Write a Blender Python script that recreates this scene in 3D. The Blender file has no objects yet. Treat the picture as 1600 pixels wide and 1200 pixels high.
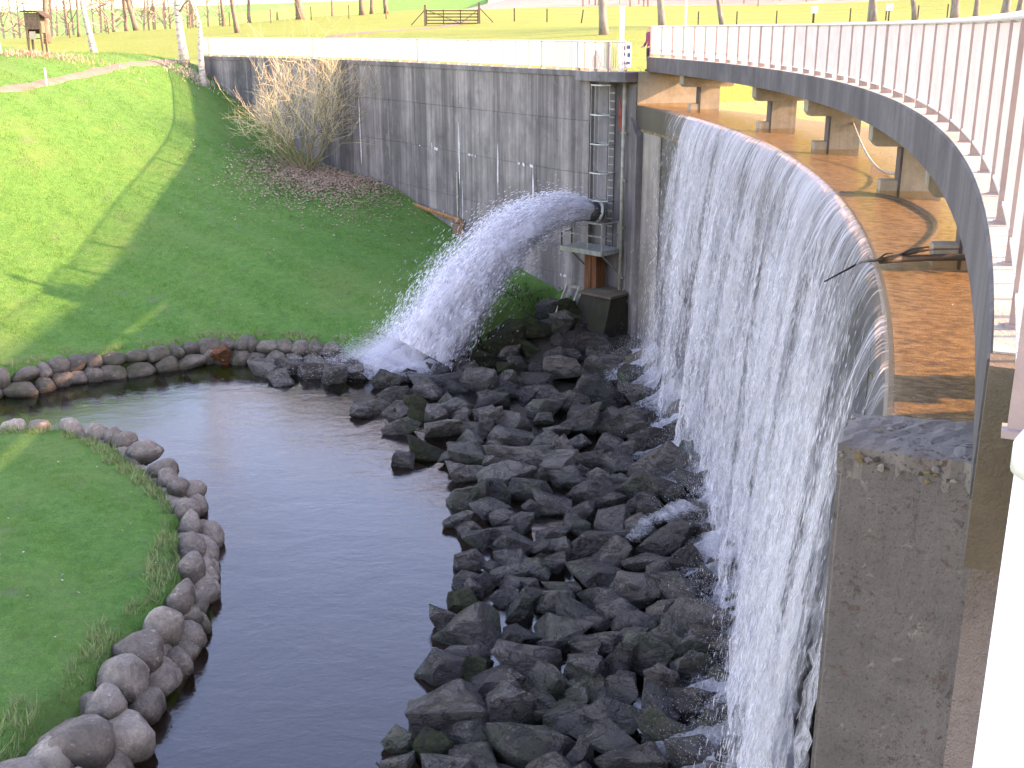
import bpy, bmesh, math, random
import numpy as np
from mathutils import Vector, Matrix, noise as mnoise

random.seed(7)
rng = np.random.default_rng(7)
SC = bpy.context.scene
COL = SC.collection
R_ = math.radians
H = 12.0                      # lens height above the lower pool (pool level is z = 0)

# ------------------------------------------------------------------ camera
FPX = 1750.0                  # focal length in pixels of a 1600 px wide frame
PITCH = math.atan((600 - 45) / FPX)
ROLL = -0.004
_fw = Vector((0, math.cos(PITCH), -math.sin(PITCH)))
_u0 = Vector((0, math.sin(PITCH), math.cos(PITCH)))
_r0 = Vector((1, 0, 0))
_rt = _r0 * math.cos(ROLL) + _u0 * math.sin(ROLL)
_up = _u0 * math.cos(ROLL) - _r0 * math.sin(ROLL)
cam_d = bpy.data.cameras.new('camera')
cam = bpy.data.objects.new('camera', cam_d)
COL.objects.link(cam)
cam_d.sensor_width = 36
cam_d.lens = FPX / 1600 * 36
cam_d.clip_start = 0.05
cam_d.clip_end = 3000
m = Matrix((_rt, _up, -_fw)).transposed().to_4x4()
m.translation = Vector((0, 0, H))
cam.matrix_world = m
SC.camera = cam

# ------------------------------------------------------------------ sky, sun, exposure
SUN_EL = R_(22.6)
SUN_AZ = R_(-1.5)           # the sun stands square to the right of the camera
world = bpy.data.worlds.new('World')
SC.world = world
world.use_nodes = True
nt = world.node_tree
bg = nt.nodes['Background']
sky = nt.nodes.new('ShaderNodeTexSky')
sky.sky_type = 'NISHITA'
sky.sun_disc = False
sky.sun_elevation = SUN_EL
sky.sun_rotation = R_(90) - SUN_AZ
sky.air_density = 1.2
sky.dust_density = 1.0
nt.links.new(sky.outputs[0], bg.inputs[0])
bg.inputs[1].default_value = 0.15
sun_d = bpy.data.lights.new('sun', 'SUN')
sun_d.energy = 3.05
sun_d.angle = R_(0.55)
sun_d.color = (1.0, 0.72, 0.44)
sun = bpy.data.objects.new('sun', sun_d)
COL.objects.link(sun)
sun.rotation_euler = Vector((-math.cos(SUN_EL) * math.cos(SUN_AZ), -math.cos(SUN_EL) * math.sin(SUN_AZ), -math.sin(SUN_EL))).to_track_quat('-Z', 'Y').to_euler()
sun.location = (40, 20, 40)
SC.view_settings.view_transform = 'Standard'
SC.view_settings.look = 'None'
SC.view_settings.gamma = 1
SC.view_settings.use_white_balance = True      # camera balanced for the bluish open shade
SC.view_settings.white_balance_temperature = 7600
SC.view_settings.white_balance_tint = 36
SC.view_settings.exposure = 2.8
SC.render.engine = 'CYCLES'
SC.cycles.use_denoising = True
SC.cycles.max_bounces = 8
SC.cycles.transparent_max_bounces = 24
SC.cycles.caustics_reflective = False
SC.cycles.caustics_refractive = False


# ------------------------------------------------------------------ measuring helpers
def ray(px, py):
    return _fw + _rt * ((px - 800) / FPX) + _up * ((600 - py) / FPX)


def atz(px, py, z):
    r = ray(px, py)
    return Vector((0, 0, H)) + r * ((z - H) / r.z)


def aty(px, py, y):
    r = ray(px, py)
    return Vector((0, 0, H)) + r * (y / r.y)


# ------------------------------------------------------------------ node helpers
class NT:
    def __init__(self, name):
        self.m = bpy.data.materials.new(name)
        self.m.use_nodes = True
        self.t = self.m.node_tree
        self.t.nodes.clear()
        self.out = self.t.nodes.new('ShaderNodeOutputMaterial')

    def n(self, typ, **kw):
        x = self.t.nodes.new(typ)
        for k, v in kw.items():
            if k.startswith('i_'):
                x.inputs[int(k[2:])].default_value = v
            else:
                setattr(x, k, v)
        return x

    def l(self, a, b):
        self.t.links.new(a, b)
        return b

    def pos(self, scale=(1, 1, 1), coord='pos'):
        if coord == 'pos':
            o = self.n('ShaderNodeNewGeometry').outputs['Position']
        elif coord == 'uv':
            o = self.n('ShaderNodeUVMap').outputs[0]
        else:
            o = self.n('ShaderNodeTexCoord').outputs['Object']
        mp = self.n('ShaderNodeMapping')
        mp.inputs['Scale'].default_value = scale
        self.l(o, mp.inputs[0])
        return mp.outputs[0]

    def noise(self, vec, scale=1.0, detail=4, rough=0.55, dist=0.0):
        x = self.n('ShaderNodeTexNoise')
        x.inputs['Scale'].default_value = scale
        x.inputs['Detail'].default_value = detail
        x.inputs['Roughness'].default_value = rough
        x.inputs['Distortion'].default_value = dist
        if vec is not None:
            self.l(vec, x.inputs['Vector'])
        return x.outputs['Fac']

    def vor(self, vec, scale, feature='F1', out='Distance'):
        x = self.n('ShaderNodeTexVoronoi', feature=feature)
        x.inputs['Scale'].default_value = scale
        self.l(vec, x.inputs['Vector'])
        return x.outputs[out]

    def ramp(self, fac, *stops):
        x = self.n('ShaderNodeValToRGB')
        e = x.color_ramp.elements
        while len(e) < len(stops):
            e.new(0.5)
        for k, (p, c) in enumerate(stops):
            e[k].position = p
            c = (c, c, c) if isinstance(c, (int, float)) else c
            e[k].color = (*c, 1)
        self.l(fac, x.inputs[0])
        return x.outputs[0]

    def mix(self, fac, a, b, mode='MIX'):
        x = self.n('ShaderNodeMix', data_type='RGBA', blend_type=mode)
        for s, v in ((x.inputs[0], fac), (x.inputs[6], a), (x.inputs[7], b)):
            if isinstance(v, (int, float)):
                s.default_value = v
            elif isinstance(v, tuple):
                s.default_value = (*v, 1)
            else:
                self.l(v, s)
        return x.outputs[2]

    def math(self, op, a, b=0.0, clamp=False):
        x = self.n('ShaderNodeMath', operation=op, use_clamp=clamp)
        for s, v in ((x.inputs[0], a), (x.inputs[1], b)):
            if isinstance(v, (int, float)):
                s.default_value = v
            else:
                self.l(v, s)
        return x.outputs[0]

    def bump(self, h, strength=0.5, dist=0.05):
        x = self.n('ShaderNodeBump')
        x.inputs['Strength'].default_value = strength
        x.inputs['Distance'].default_value = dist
        self.l(h, x.inputs['Height'])
        return x.outputs[0]

    def bsdf(self, col, rough=0.8, nrm=None, spec=0.3, metal=0.0):
        x = self.n('ShaderNodeBsdfPrincipled')
        for k, v in (('Base Color', col), ('Roughness', rough), ('Metallic', metal), ('Specular IOR Level', spec)):
            if isinstance(v, tuple):
                x.inputs[k].default_value = (*v, 1)
            elif isinstance(v, (int, float)):
                x.inputs[k].default_value = v
            else:
                self.l(v, x.inputs[k])
        if nrm is not None:
            self.l(nrm, x.inputs['Normal'])
        return x.outputs[0]

    def done(self, sh):
        self.l(sh, self.out.inputs[0])
        return self.m


M = {}


def simple(name, col, rough=0.6, var=0.25, scale=6.0, metal=0.0, spec=0.3, bump=0.15, coord='pos', stretch=(1, 1, 1)):
    t = NT(name)
    v = t.pos(stretch, coord)
    f = t.noise(v, scale, 5, 0.6)
    dark = tuple(c * (1 - var) for c in col)
    lite = tuple(min(1, c * (1 + var)) for c in col)
    c = t.ramp(f, (0.3, dark), (0.7, lite))
    f2 = t.noise(v, scale * 6, 3, 0.6)
    M[name] = t.done(t.bsdf(c, rough, t.bump(f2, bump, 0.02), spec, metal))
    return M[name]


def mat_grass():
    t = NT('grass')
    p = t.pos()
    big = t.noise(p, 0.22, 4, 0.6)
    mid = t.noise(p, 1.6, 4, 0.65, 0.5)
    fine = t.noise(p, 11.0, 4, 0.7)
    tiny = t.noise(p, 38.0, 3, 0.7)
    c1 = t.ramp(mid, (0.25, (0.057, 0.189, 0.037)), (0.5, (0.091, 0.261, 0.053)), (0.78, (0.175, 0.316, 0.072)))
    c2 = t.ramp(fine, (0.25, (0.053, 0.176, 0.037)), (0.55, (0.114, 0.284, 0.059)), (0.8, (0.199, 0.350, 0.119)))
    c = t.mix(0.5, c1, c2)
    c = t.mix(0.8, c, t.ramp(tiny, (0.30, (0.450, 0.450, 0.450)), (0.5, (1.0, 1.0, 1.0)), (0.72, (1.6, 1.55, 1.5))), 'MULTIPLY')
    c = t.mix(0.55, c, t.ramp(t.noise(p, 4.2, 4, 0.7, 0.3), (0.30, (0.620, 0.620, 0.620)), (0.5, (1.0, 1.0, 1.0)), (0.72, (1.35, 1.3, 1.2))), 'MULTIPLY')
    c = t.mix(t.ramp(big, (0.45, 0.0), (0.72, 0.55)), c, (0.199, 0.284, 0.086))
    soil = t.math('MULTIPLY', t.ramp(t.noise(p, 0.9, 5, 0.7), (0.59, 0.0), (0.70, 1.0)), t.ramp(fine, (0.42, 0.0), (0.58, 0.75)))
    c = t.mix(soil, c, (0.190, 0.172, 0.146))
    h = t.math('ADD', t.math('MULTIPLY', fine, 0.7), t.math('ADD', tiny, t.math('MULTIPLY', mid, 1.0)))
    M['grass'] = t.done(t.bsdf(c, 0.85, t.bump(h, 1.0, 0.13), 0.15))


def mat_blade():
    t = NT('grass_blade')
    p = t.pos()
    mid = t.noise(p, 1.6, 4, 0.65, 0.5)
    fine = t.noise(p, 14.0, 3, 0.7)
    c = t.mix(0.55, t.ramp(mid, (0.25, (0.059, 0.209, 0.037)), (0.75, (0.190, 0.342, 0.078))),
              t.ramp(fine, (0.3, (0.057, 0.189, 0.037)), (0.58, (0.121, 0.298, 0.059)), (0.8, (0.287, 0.364, 0.179))))
    d = t.n('ShaderNodeBsdfDiffuse'); t.l(c, d.inputs[0])
    tr = t.n('ShaderNodeBsdfTranslucent'); t.l(c, tr.inputs[0])
    mx = t.n('ShaderNodeMixShader', i_0=0.45)
    t.l(d.outputs[0], mx.inputs[1]); t.l(tr.outputs[0], mx.inputs[2])
    M['grass_blade'] = t.done(mx.outputs[0])


def mat_field():
    t = NT('field_grass')
    p = t.pos()
    f = t.noise(p, 0.35, 6, 0.65)
    f2 = t.noise(p, 3.0, 4, 0.7)
    c = t.mix(0.5, t.ramp(f, (0.3, (0.125, 0.203, 0.036)), (0.7, (0.210, 0.234, 0.064))),
              t.ramp(f2, (0.3, (0.118, 0.187, 0.036)), (0.7, (0.218, 0.242, 0.071))))
    M['field_grass'] = t.done(t.bsdf(c, 0.9, t.bump(f2, 0.8, 0.15), 0.1))


def mat_concrete(name, base, streak=0.6, dark=(0.035, 0.034, 0.038), stain=0.5, board=True, wet=False, lichen=0.0, green=0.0, bump=0.35):
    t = NT(name)
    p = t.pos()
    col = t.noise(t.pos((0.9, 0.9, 0.055)), 1.0, 6, 0.68)            # broad runs of water down the face
    thin = t.noise(t.pos((5.5, 5.5, 0.10)), 1.0, 4, 0.65)
    blot = t.noise(p, 0.8, 6, 0.65, 0.4)
    grain = t.noise(p, 26.0, 4, 0.7)
    lo = tuple(c * 0.62 for c in base)
    hi = tuple(min(1, c * 1.3) for c in base)
    c = t.ramp(blot, (0.28, lo), (0.5, base), (0.75, hi))
    c = t.mix(t.math('MULTIPLY', t.ramp(col, (0.42, 1.0), (0.60, 0.0)), streak), c, dark)
    c = t.mix(t.math('MULTIPLY', t.ramp(thin, (0.38, 1.0), (0.54, 0.0)), streak * 0.48), c, tuple(d * 1.4 for d in dark))
    mott = t.noise(t.pos((1.6, 1.6, 0.7)), 1.5, 6, 0.72, 0.6)
    c = t.mix(t.math('MULTIPLY', t.ramp(mott, (0.36, 1.0), (0.52, 0.0)), streak * 0.55), c, tuple(b * 0.55 for b in base))
    c = t.mix(t.math('MULTIPLY', t.ramp(mott, (0.56, 0.0), (0.72, 1.0)), 0.30), c, tuple(min(1, b * 1.45) for b in base))
    c = t.mix(t.math('MULTIPLY', t.ramp(thin, (0.60, 0.0), (0.76, 1.0)), 0.22), c, tuple(min(1, b * 1.7) for b in base))
    spots = t.math('MULTIPLY', t.ramp(t.noise(p, 5.0, 5, 0.75), (0.62, 0.0), (0.70, 1.0)), t.ramp(t.noise(p, 0.45, 3, 0.6), (0.5, 0.0), (0.62, stain)))
    c = t.mix(spots, c, (0.018, 0.017, 0.018))
    c = t.mix(t.math('MULTIPLY', t.ramp(grain, (0.3, 1.0), (0.5, 0.0)), 0.30), c, tuple(b * 0.5 for b in base))
    if green:
        g = t.math('MULTIPLY', t.ramp(t.noise(p, 1.1, 5, 0.7), (0.42, 0.0), (0.62, 1.0)), green)
        c = t.mix(g, c, (0.030, 0.042, 0.012))
    if lichen:
        n1 = t.noise(p, 15.0, 5, 0.75, 0.6)
        lm = t.math('MULTIPLY', t.ramp(n1, (0.56, 0.0), (0.62, 1.0)), t.ramp(t.noise(p, 1.6, 3, 0.6), (0.40, 0.1), (0.60, lichen)))
        c = t.mix(lm, c, (0.050, 0.044, 0.040))
        n2 = t.noise(p, 5.2, 5, 0.7, 0.8)
        lm2 = t.math('MULTIPLY', t.ramp(n2, (0.60, 0.0), (0.66, 1.0)), lichen * 0.7)
        c = t.mix(lm2, c, (0.105, 0.062, 0.048))
        lm3 = t.math('MULTIPLY', t.ramp(t.noise(p, 42.0, 4, 0.75), (0.58, 0.0), (0.66, 1.0)), lichen * 0.8)
        c = t.mix(lm3, c, (0.040, 0.035, 0.032))
        lm4 = t.math('MULTIPLY', t.ramp(t.noise(p, 8.0, 4, 0.7, 0.5), (0.63, 0.0), (0.68, 1.0)), lichen * 0.55)
        c = t.mix(lm4, c, (0.30, 0.28, 0.24))
    hgt = t.math('ADD', grain, t.math('ADD', t.math('MULTIPLY', thin, 0.8 if board else 0.1), t.math('MULTIPLY', t.noise(p, 90.0, 2, 0.6), 0.5)))
    M[name] = t.done(t.bsdf(c, 0.35 if wet else 0.9, t.bump(hgt, bump, 0.03), 0.4 if wet else 0.2))


def mat_rock(name, cols, moss=0.5, rough=0.42, spec=0.5, lichen=False, low_shade=0.0, cracks=0.6):
    t = NT(name)
    p = t.pos()
    oi = t.n('ShaderNodeObjectInfo')
    base = t.ramp(oi.outputs['Random'], (0.0, cols[0]), (0.4, cols[1]), (0.75, cols[2]), (1.0, cols[3]))
    lay = t.noise(t.pos((1.2, 1.2, 5.0 if cracks > 0.3 else 1.2), 'obj'), 1.6, 6, 0.7, 0.6 if cracks > 0.3 else 0.1)
    gr = t.noise(p, 16.0, 5, 0.75)
    c = t.mix(0.75, base, t.ramp(lay, (0.3, (0.35, 0.34, 0.36)), (0.55, (1.0, 1.0, 1.0)), (0.8, (1.75, 1.68, 1.6))), 'MULTIPLY')
    c = t.mix(0.6, c, t.ramp(gr, (0.3, (0.55, 0.55, 0.55)), (0.7, (1.4, 1.38, 1.35))), 'MULTIPLY')
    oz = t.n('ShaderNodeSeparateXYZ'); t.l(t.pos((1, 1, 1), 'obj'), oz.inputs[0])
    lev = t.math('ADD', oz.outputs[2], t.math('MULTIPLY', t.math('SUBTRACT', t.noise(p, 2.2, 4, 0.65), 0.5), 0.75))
    c = t.mix(t.math('MULTIPLY', t.ramp(t.math('ADD', lev, 0.5), (0.44, 1.0), (0.60, 0.0)), low_shade), c, (0.016, 0.018, 0.009))   # shade painted into the lower part of each rock, tinted like a water stain
    crack = t.ramp(t.math('ABSOLUTE', t.math('SUBTRACT', t.noise(t.pos((1.0, 1.0, 2.2)), 1.4, 5, 0.7, 0.8), 0.5)), (0.0, 1.0), (0.035, 0.0))
    c = t.mix(t.math('MULTIPLY', crack, cracks), c, (0.012, 0.011, 0.010))
    pale = t.math('MULTIPLY', t.ramp(t.noise(p, 4.5, 5, 0.75), (0.58, 0.0), (0.72, 1.0)), 0.45)
    c = t.mix(pale, c, tuple(min(1, 2.1 * q) for q in cols[3]))
    if moss:
        mm = t.math('MULTIPLY', t.ramp(t.noise(p, 0.75, 5, 0.65), (0.52, 0.0), (0.66, 1.0)), t.ramp(gr, (0.3, 0.35), (0.6, 1.0)))
        c = t.mix(t.math('MULTIPLY', mm, moss), c, t.ramp(t.noise(p, 9.0, 3, 0.7), (0.3, (0.016, 0.030, 0.006)), (0.7, (0.055, 0.085, 0.013))))
    if lichen:
        v = t.math('ADD', t.vor(p, 7.0), t.math('MULTIPLY', t.noise(p, 16.0, 3, 0.6), 0.4))
        lm = t.math('MULTIPLY', t.ramp(v, (0.34, 1.0), (0.42, 0.0)), t.ramp(t.noise(p, 1.9, 3, 0.6), (0.48, 0.0), (0.60, 0.75)))
        c = t.mix(lm, c, (0.36, 0.345, 0.31))
    h = t.math('ADD', t.math('MULTIPLY', lay, 1.6 if cracks > 0.3 else 0.5), t.math('ADD', gr, t.math('MULTIPLY', t.noise(p, 55.0, 4, 0.7), 0.6)))
    M[name] = t.done(t.bsdf(c, rough, t.bump(t.math('SUBTRACT', h, t.math('MULTIPLY', crack, cracks * 1.3)), 1.0, 0.08), spec))


def mat_water(name, tint, ior=1.33, rough=0.03, waves=((0.9, 0.5), (5.0, 0.2)), dist=0.06, stretch=(1, 1, 1), gloss=(0.96, 0.97, 1.0, 1)):
    t = NT(name)
    p = t.pos(stretch)
    h = None
    for sc, amp in waves:
        w = t.math('MULTIPLY', t.noise(p, sc, 4, 0.6, 0.5), amp)
        h = w if h is None else t.math('ADD', h, w)
    nrm = t.bump(h, 1.0, dist)
    fr = t.n('ShaderNodeFresnel'); fr.inputs[0].default_value = ior; t.l(nrm, fr.inputs['Normal'])
    tr = t.n('ShaderNodeBsdfTransparent'); tr.inputs[0].default_value = (*tint, 1)
    gl = t.n('ShaderNodeBsdfGlossy'); gl.inputs['Roughness'].default_value = rough
    gl.inputs[0].default_value = gloss
    t.l(nrm, gl.inputs['Normal'])
    mx = t.n('ShaderNodeMixShader')
    back = t.n('ShaderNodeNewGeometry').outputs['Backfacing']       # light coming up out of the water is not mirrored back
    f_ = t.math('ADD', t.math('MULTIPLY', fr.outputs[0], t.math('SUBTRACT', 1.0, back)), t.math('MULTIPLY', back, 0.08))
    t.l(f_, mx.inputs[0]); t.l(tr.outputs[0], mx.inputs[1]); t.l(gl.outputs[0], mx.inputs[2])
    M[name] = t.done(mx.outputs[0])


def foam_shader(t, alpha, nrm=None):
    tr = t.n('ShaderNodeBsdfTransparent')
    d = t.n('ShaderNodeBsdfDiffuse'); d.inputs[0].default_value = (0.91, 0.91, 0.96, 1)
    tl = t.n('ShaderNodeBsdfTranslucent'); tl.inputs[0].default_value = (0.91, 0.91, 0.96, 1)
    if nrm is not None:
        t.l(nrm, d.inputs['Normal'])
    a = t.n('ShaderNodeMixShader', i_0=0.45)
    t.l(d.outputs[0], a.inputs[1]); t.l(tl.outputs[0], a.inputs[2])
    g = t.n('ShaderNodeBsdfGlossy'); g.inputs['Roughness'].default_value = 0.2
    if nrm is not None:
        t.l(nrm, g.inputs['Normal'])
    b = t.n('ShaderNodeMixShader', i_0=0.10)
    t.l(a.outputs[0], b.inputs[1]); t.l(g.outputs[0], b.inputs[2])
    o = t.n('ShaderNodeMixShader')
    t.l(alpha, o.inputs[0]); t.l(tr.outputs[0], o.inputs[1]); t.l(b.outputs[0], o.inputs[2])
    return o.outputs[0]


def mat_fall(name, seed, dens):
    """falling water: u runs along the crest, v is metres fallen (both in metres)"""
    t = NT(name)
    uv = t.n('ShaderNodeUVMap').outputs[0]
    off = t.n('ShaderNodeMapping'); off.inputs['Location'].default_value = (seed * 13.7, seed * 5.1, seed)
    t.l(uv, off.inputs[0])
    sep = t.n('ShaderNodeSeparateXYZ'); t.l(uv, sep.inputs[0])
    v = sep.outputs[1]

    def st(a, b, det=3, rough=0.6, dist=0.0):
        mp = t.n('ShaderNodeMapping'); mp.inputs['Scale'].default_value = (a, b, 1)
        t.l(off.outputs[0], mp.inputs[0])
        return t.noise(mp.outputs[0], 1.0, det, rough, dist)
    lines = st(11.0, 0.35, 3, 0.7)                     # glassy lines just under the lip
    broad = st(0.55, 0.06, 3, 0.6)                     # thick and thin places along the crest
    clump = st(2.6, 0.9, 4, 0.7, 0.4)
    drops = st(34.0, 3.4, 3, 0.75)
    mid = st(9.0, 0.6, 4, 0.7)
    tfac = t.ramp(t.math('DIVIDE', v, 9.0), (0.03, 0.0), (0.22, 1.0))
    low = t.math('ADD', t.math('MULTIPLY', drops, 0.75), t.math('ADD', t.math('MULTIPLY', mid, 0.55), t.math('MULTIPLY', clump, 0.55)))
    top = t.math('ADD', t.math('MULTIPLY', lines, 1.45), t.math('MULTIPLY', mid, 0.40))
    s = t.mix(tfac, top, low)
    s = t.math('ADD', s, t.math('MULTIPLY', t.math('SUBTRACT', broad, 0.5), 1.3))
    s = t.math('ADD', s, dens)
    att = t.n('ShaderNodeAttribute'); att.attribute_name = 'thick'
    s = t.math('ADD', s, t.math('SUBTRACT', att.outputs['Fac'], 1.0))
    a = t.ramp(s, (0.72, 0.0), (1.0, 0.42), (1.30, 0.86))
    nrm = t.bump(t.math('ADD', low, lines), 1.0, 0.12)
    M[name] = t.done(foam_shader(t, a, nrm))


def mat_spray(name, alpha):
    t = NT(name)
    v = t.n('ShaderNodeValue'); v.outputs[0].default_value = alpha
    M[name] = t.done(foam_shader(t, v.outputs[0]))


def mat_foam(name):
    t = NT(name)
    p = t.pos()
    f = t.noise(p, 3.2, 5, 0.7, 0.6)
    f2 = t.noise(p, 17.0, 4, 0.7)
    att = t.n('ShaderNodeAttribute'); att.attribute_name = 'thick'
    s = t.math('ADD', t.math('MULTIPLY', f, 0.75), t.math('MULTIPLY', f2, 0.7))
    s = t.math('ADD', s, t.math('SUBTRACT', att.outputs['Fac'], 0.55))
    a = t.ramp(s, (0.50, 0.0), (1.05, 0.92))
    M[name] = t.done(foam_shader(t, a, t.bump(t.math('ADD', f, f2), 1.0, 0.15)))


def mat_bark_birch():
    t = NT('birch_bark')
    p = t.pos()
    f = t.noise(t.pos((1.5, 1.5, 5.0)), 1.6, 5, 0.75, 0.8)
    z = t.noise(p, 7.0, 4, 0.6)
    c = t.ramp(f, (0.36, (0.05, 0.04, 0.035)), (0.46, (0.40, 0.34, 0.29)), (0.62, (0.62, 0.56, 0.50)))
    c = t.mix(t.ramp(z, (0.35, 0.35), (0.5, 0.0)), c, (0.15, 0.12, 0.10))
    M['birch_bark'] = t.done(t.bsdf(c, 0.85, t.bump(z, 0.4, 0.02), 0.2))


mat_grass(); mat_blade(); mat_field()
mat_concrete('wall_concrete', (0.255, 0.238, 0.230), 0.70, (0.036, 0.035, 0.038), 0.9)
mat_concrete('core_concrete', (0.20, 0.195, 0.2), 0.6)
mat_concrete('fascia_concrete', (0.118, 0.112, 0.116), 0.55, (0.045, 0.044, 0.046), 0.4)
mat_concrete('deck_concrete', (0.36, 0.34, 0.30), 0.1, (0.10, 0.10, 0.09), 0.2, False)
mat_concrete('pier_concrete', (0.30, 0.27, 0.21), 0.25, (0.10, 0.085, 0.055), 0.3, False, green=0.25)
mat_concrete('dry_face', (0.24, 0.222, 0.195), 0.45, (0.06, 0.055, 0.05), 0.5)
mat_concrete('weir_concrete', (0.085, 0.080, 0.076), 0.6, (0.025, 0.022, 0.020), 0.5, True, True, green=0.35)
mat_concrete('crest_concrete', (0.065, 0.060, 0.050), 0.55, (0.04, 0.036, 0.03), 0.4, True, True, green=0.3)
mat_concrete('abutment_concrete', (0.165, 0.148, 0.137), 0.30, (0.06, 0.056, 0.055), 0.2, False, lichen=0.8, bump=0.5)
mat_concrete('abutment_top', (0.185, 0.168, 0.150), 0.05, (0.06, 0.056, 0.055), 0.3, False, lichen=0.95, bump=0.25)
mat_concrete('ledge_concrete', (0.125, 0.100, 0.075), 0.1, (0.06, 0.05, 0.04), 0.3, False, green=0.3)
mat_concrete('rough_concrete', (0.19, 0.165, 0.155), 0.1, (0.08, 0.07, 0.07), 0.3, False, bump=0.8)
mat_concrete('buttress_concrete', (0.042, 0.036, 0.029), 0.5, (0.014, 0.012, 0.010), 0.4, True, False, green=0.4)
mat_rock('wet_rock', ((0.038, 0.032, 0.031), (0.058, 0.050, 0.047), (0.082, 0.070, 0.063), (0.126, 0.106, 0.090)), 0.75, 0.27, 0.6, low_shade=0.88)
mat_rock('dry_rock', ((0.080, 0.070, 0.062), (0.110, 0.098, 0.086), (0.140, 0.124, 0.108), (0.18, 0.158, 0.136)), 0.5, 0.6, 0.35, low_shade=0.6)
mat_rock('edging_rock', ((0.24, 0.205, 0.17), (0.31, 0.265, 0.22), (0.38, 0.33, 0.275), (0.46, 0.40, 0.33)), 0.22, 0.85, 0.2, True, low_shade=0.28, cracks=0.0)
mat_rock('bank_rock', ((0.125, 0.11, 0.09), (0.165, 0.145, 0.118), (0.19, 0.168, 0.138), (0.23, 0.2, 0.165)), 0.55, 0.75, 0.3, low_shade=0.4, cracks=0.1)
mat_rock('mossy_rock', ((0.026, 0.028, 0.014), (0.030, 0.033, 0.015), (0.034, 0.038, 0.015), (0.038, 0.044, 0.016)), 1.0, 0.85, 0.2)
mat_rock('ochre_rock', ((0.25, 0.095, 0.032),) * 4, 0.15, 0.7, 0.3)
mat_water('pool_water', (0.62, 0.50, 0.42), 1.68, 0.05, ((0.45, 0.8), (3.2, 0.22), (12.0, 0.10)), 0.024, (1.0, 1.5, 1), (0.87, 0.93, 1.0, 1))
mat_water('reservoir_water', (0.92, 0.78, 0.58), 1.45, 0.03, ((2.2, 0.25), (7.0, 0.45), (17.0, 0.55)), 0.10, (0.6, 1.5, 1))
for k, dn in ((1, 0.02), (2, 0.07), (3, 0.0)):
    mat_fall('fall_water_%d' % k, k, dn)
mat_fall('film_water', 5, -0.10)
mat_spray('spray', 0.8); mat_spray('mist_spray', 0.5); mat_spray('fine_spray', 0.32)
mat_foam('foam')
mat_bark_birch()
simple('rail_white', (0.74, 0.73, 0.71), 0.5, 0.08, 3.0)
simple('rail_paint', (0.53, 0.515, 0.495), 0.5, 0.10, 3.0)
simple('post_paint', (0.27, 0.215, 0.20), 0.55, 0.15, 5.0)
simple('white_paint', (0.80, 0.81, 0.80), 0.45, 0.04, 3.0)
simple('galvanised', (0.30, 0.32, 0.29), 0.5, 0.3, 5.0, 0.4)
simple('pipe_paint', (0.22, 0.22, 0.18), 0.6, 0.3, 4.0)
simple('rust', (0.13, 0.055, 0.025), 0.85, 0.5, 5.0, stretch=(1, 1, 0.2))
simple('rust_light', (0.24, 0.125, 0.055), 0.85, 0.5, 6.0)
simple('steel_dark', (0.05, 0.05, 0.055), 0.5, 0.3, 6.0, 0.3)
simple('lichen', (0.21, 0.195, 0.17), 0.95, 0.35, 25.0)
simple('lichen_dark', (0.06, 0.052, 0.044), 0.95, 0.3, 25.0)
simple('lichen_ochre', (0.16, 0.12, 0.065), 0.95, 0.4, 25.0)
simple('lime', (0.48, 0.48, 0.51), 0.9, 0.3, 9.0)
simple('apron_bed', (0.142, 0.116, 0.066), 0.8, 0.75, 7.0, bump=1.0, stretch=(1, 1.6, 1))
simple('river_bed', (0.026, 0.020, 0.015), 0.9, 0.4, 1.5)
simple('edge_blade', (0.19, 0.235, 0.10), 0.9, 0.45, 5.0)
simple('path_earth', (0.17, 0.135, 0.105), 0.95, 0.2, 2.0)
simple('leaf_litter', (0.37, 0.255, 0.185), 0.9, 0.45, 30.0)
simple('pale_leaf', (0.42, 0.36, 0.28), 0.9, 0.4, 30.0)
simple('bark', (0.16, 0.125, 0.10), 0.9, 0.4, 4.0, stretch=(2, 2, 0.4))
simple('bark_grey', (0.19, 0.165, 0.15), 0.9, 0.4, 3.0, stretch=(2, 2, 0.5))
simple('twig', (0.185, 0.145, 0.105), 0.9, 0.25, 2.0)
simple('willow_stem', (0.185, 0.165, 0.085), 0.8, 0.3, 2.0)
simple('willow_twig', (0.58, 0.49, 0.28), 0.8, 0.25, 1.5)
simple('wood_far', (0.26, 0.205, 0.165), 0.95, 0.25, 0.4)
simple('evergreen', (0.035, 0.060, 0.018), 0.8, 0.5, 2.0)
simple('timber', (0.155, 0.110, 0.075), 0.85, 0.35, 4.0, stretch=(3, 3, 0.6))
simple('timber_dark', (0.060, 0.040, 0.030), 0.85, 0.35, 4.0)
simple('jacket', (0.16, 0.035, 0.085), 0.8, 0.2, 8.0)
simple('trousers', (0.03, 0.032, 0.05), 0.8, 0.2, 8.0)
simple('skin', (0.46, 0.28, 0.21), 0.6, 0.1, 8.0)
simple('hair', (0.06, 0.035, 0.02), 0.7, 0.2, 20.0)
simple('sign_blue', (0.10, 0.13, 0.28), 0.5, 0.1, 3.0)
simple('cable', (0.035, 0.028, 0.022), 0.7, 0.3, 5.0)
simple('red_tag', (0.22, 0.045, 0.035), 0.7, 0.2, 5.0)


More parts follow.
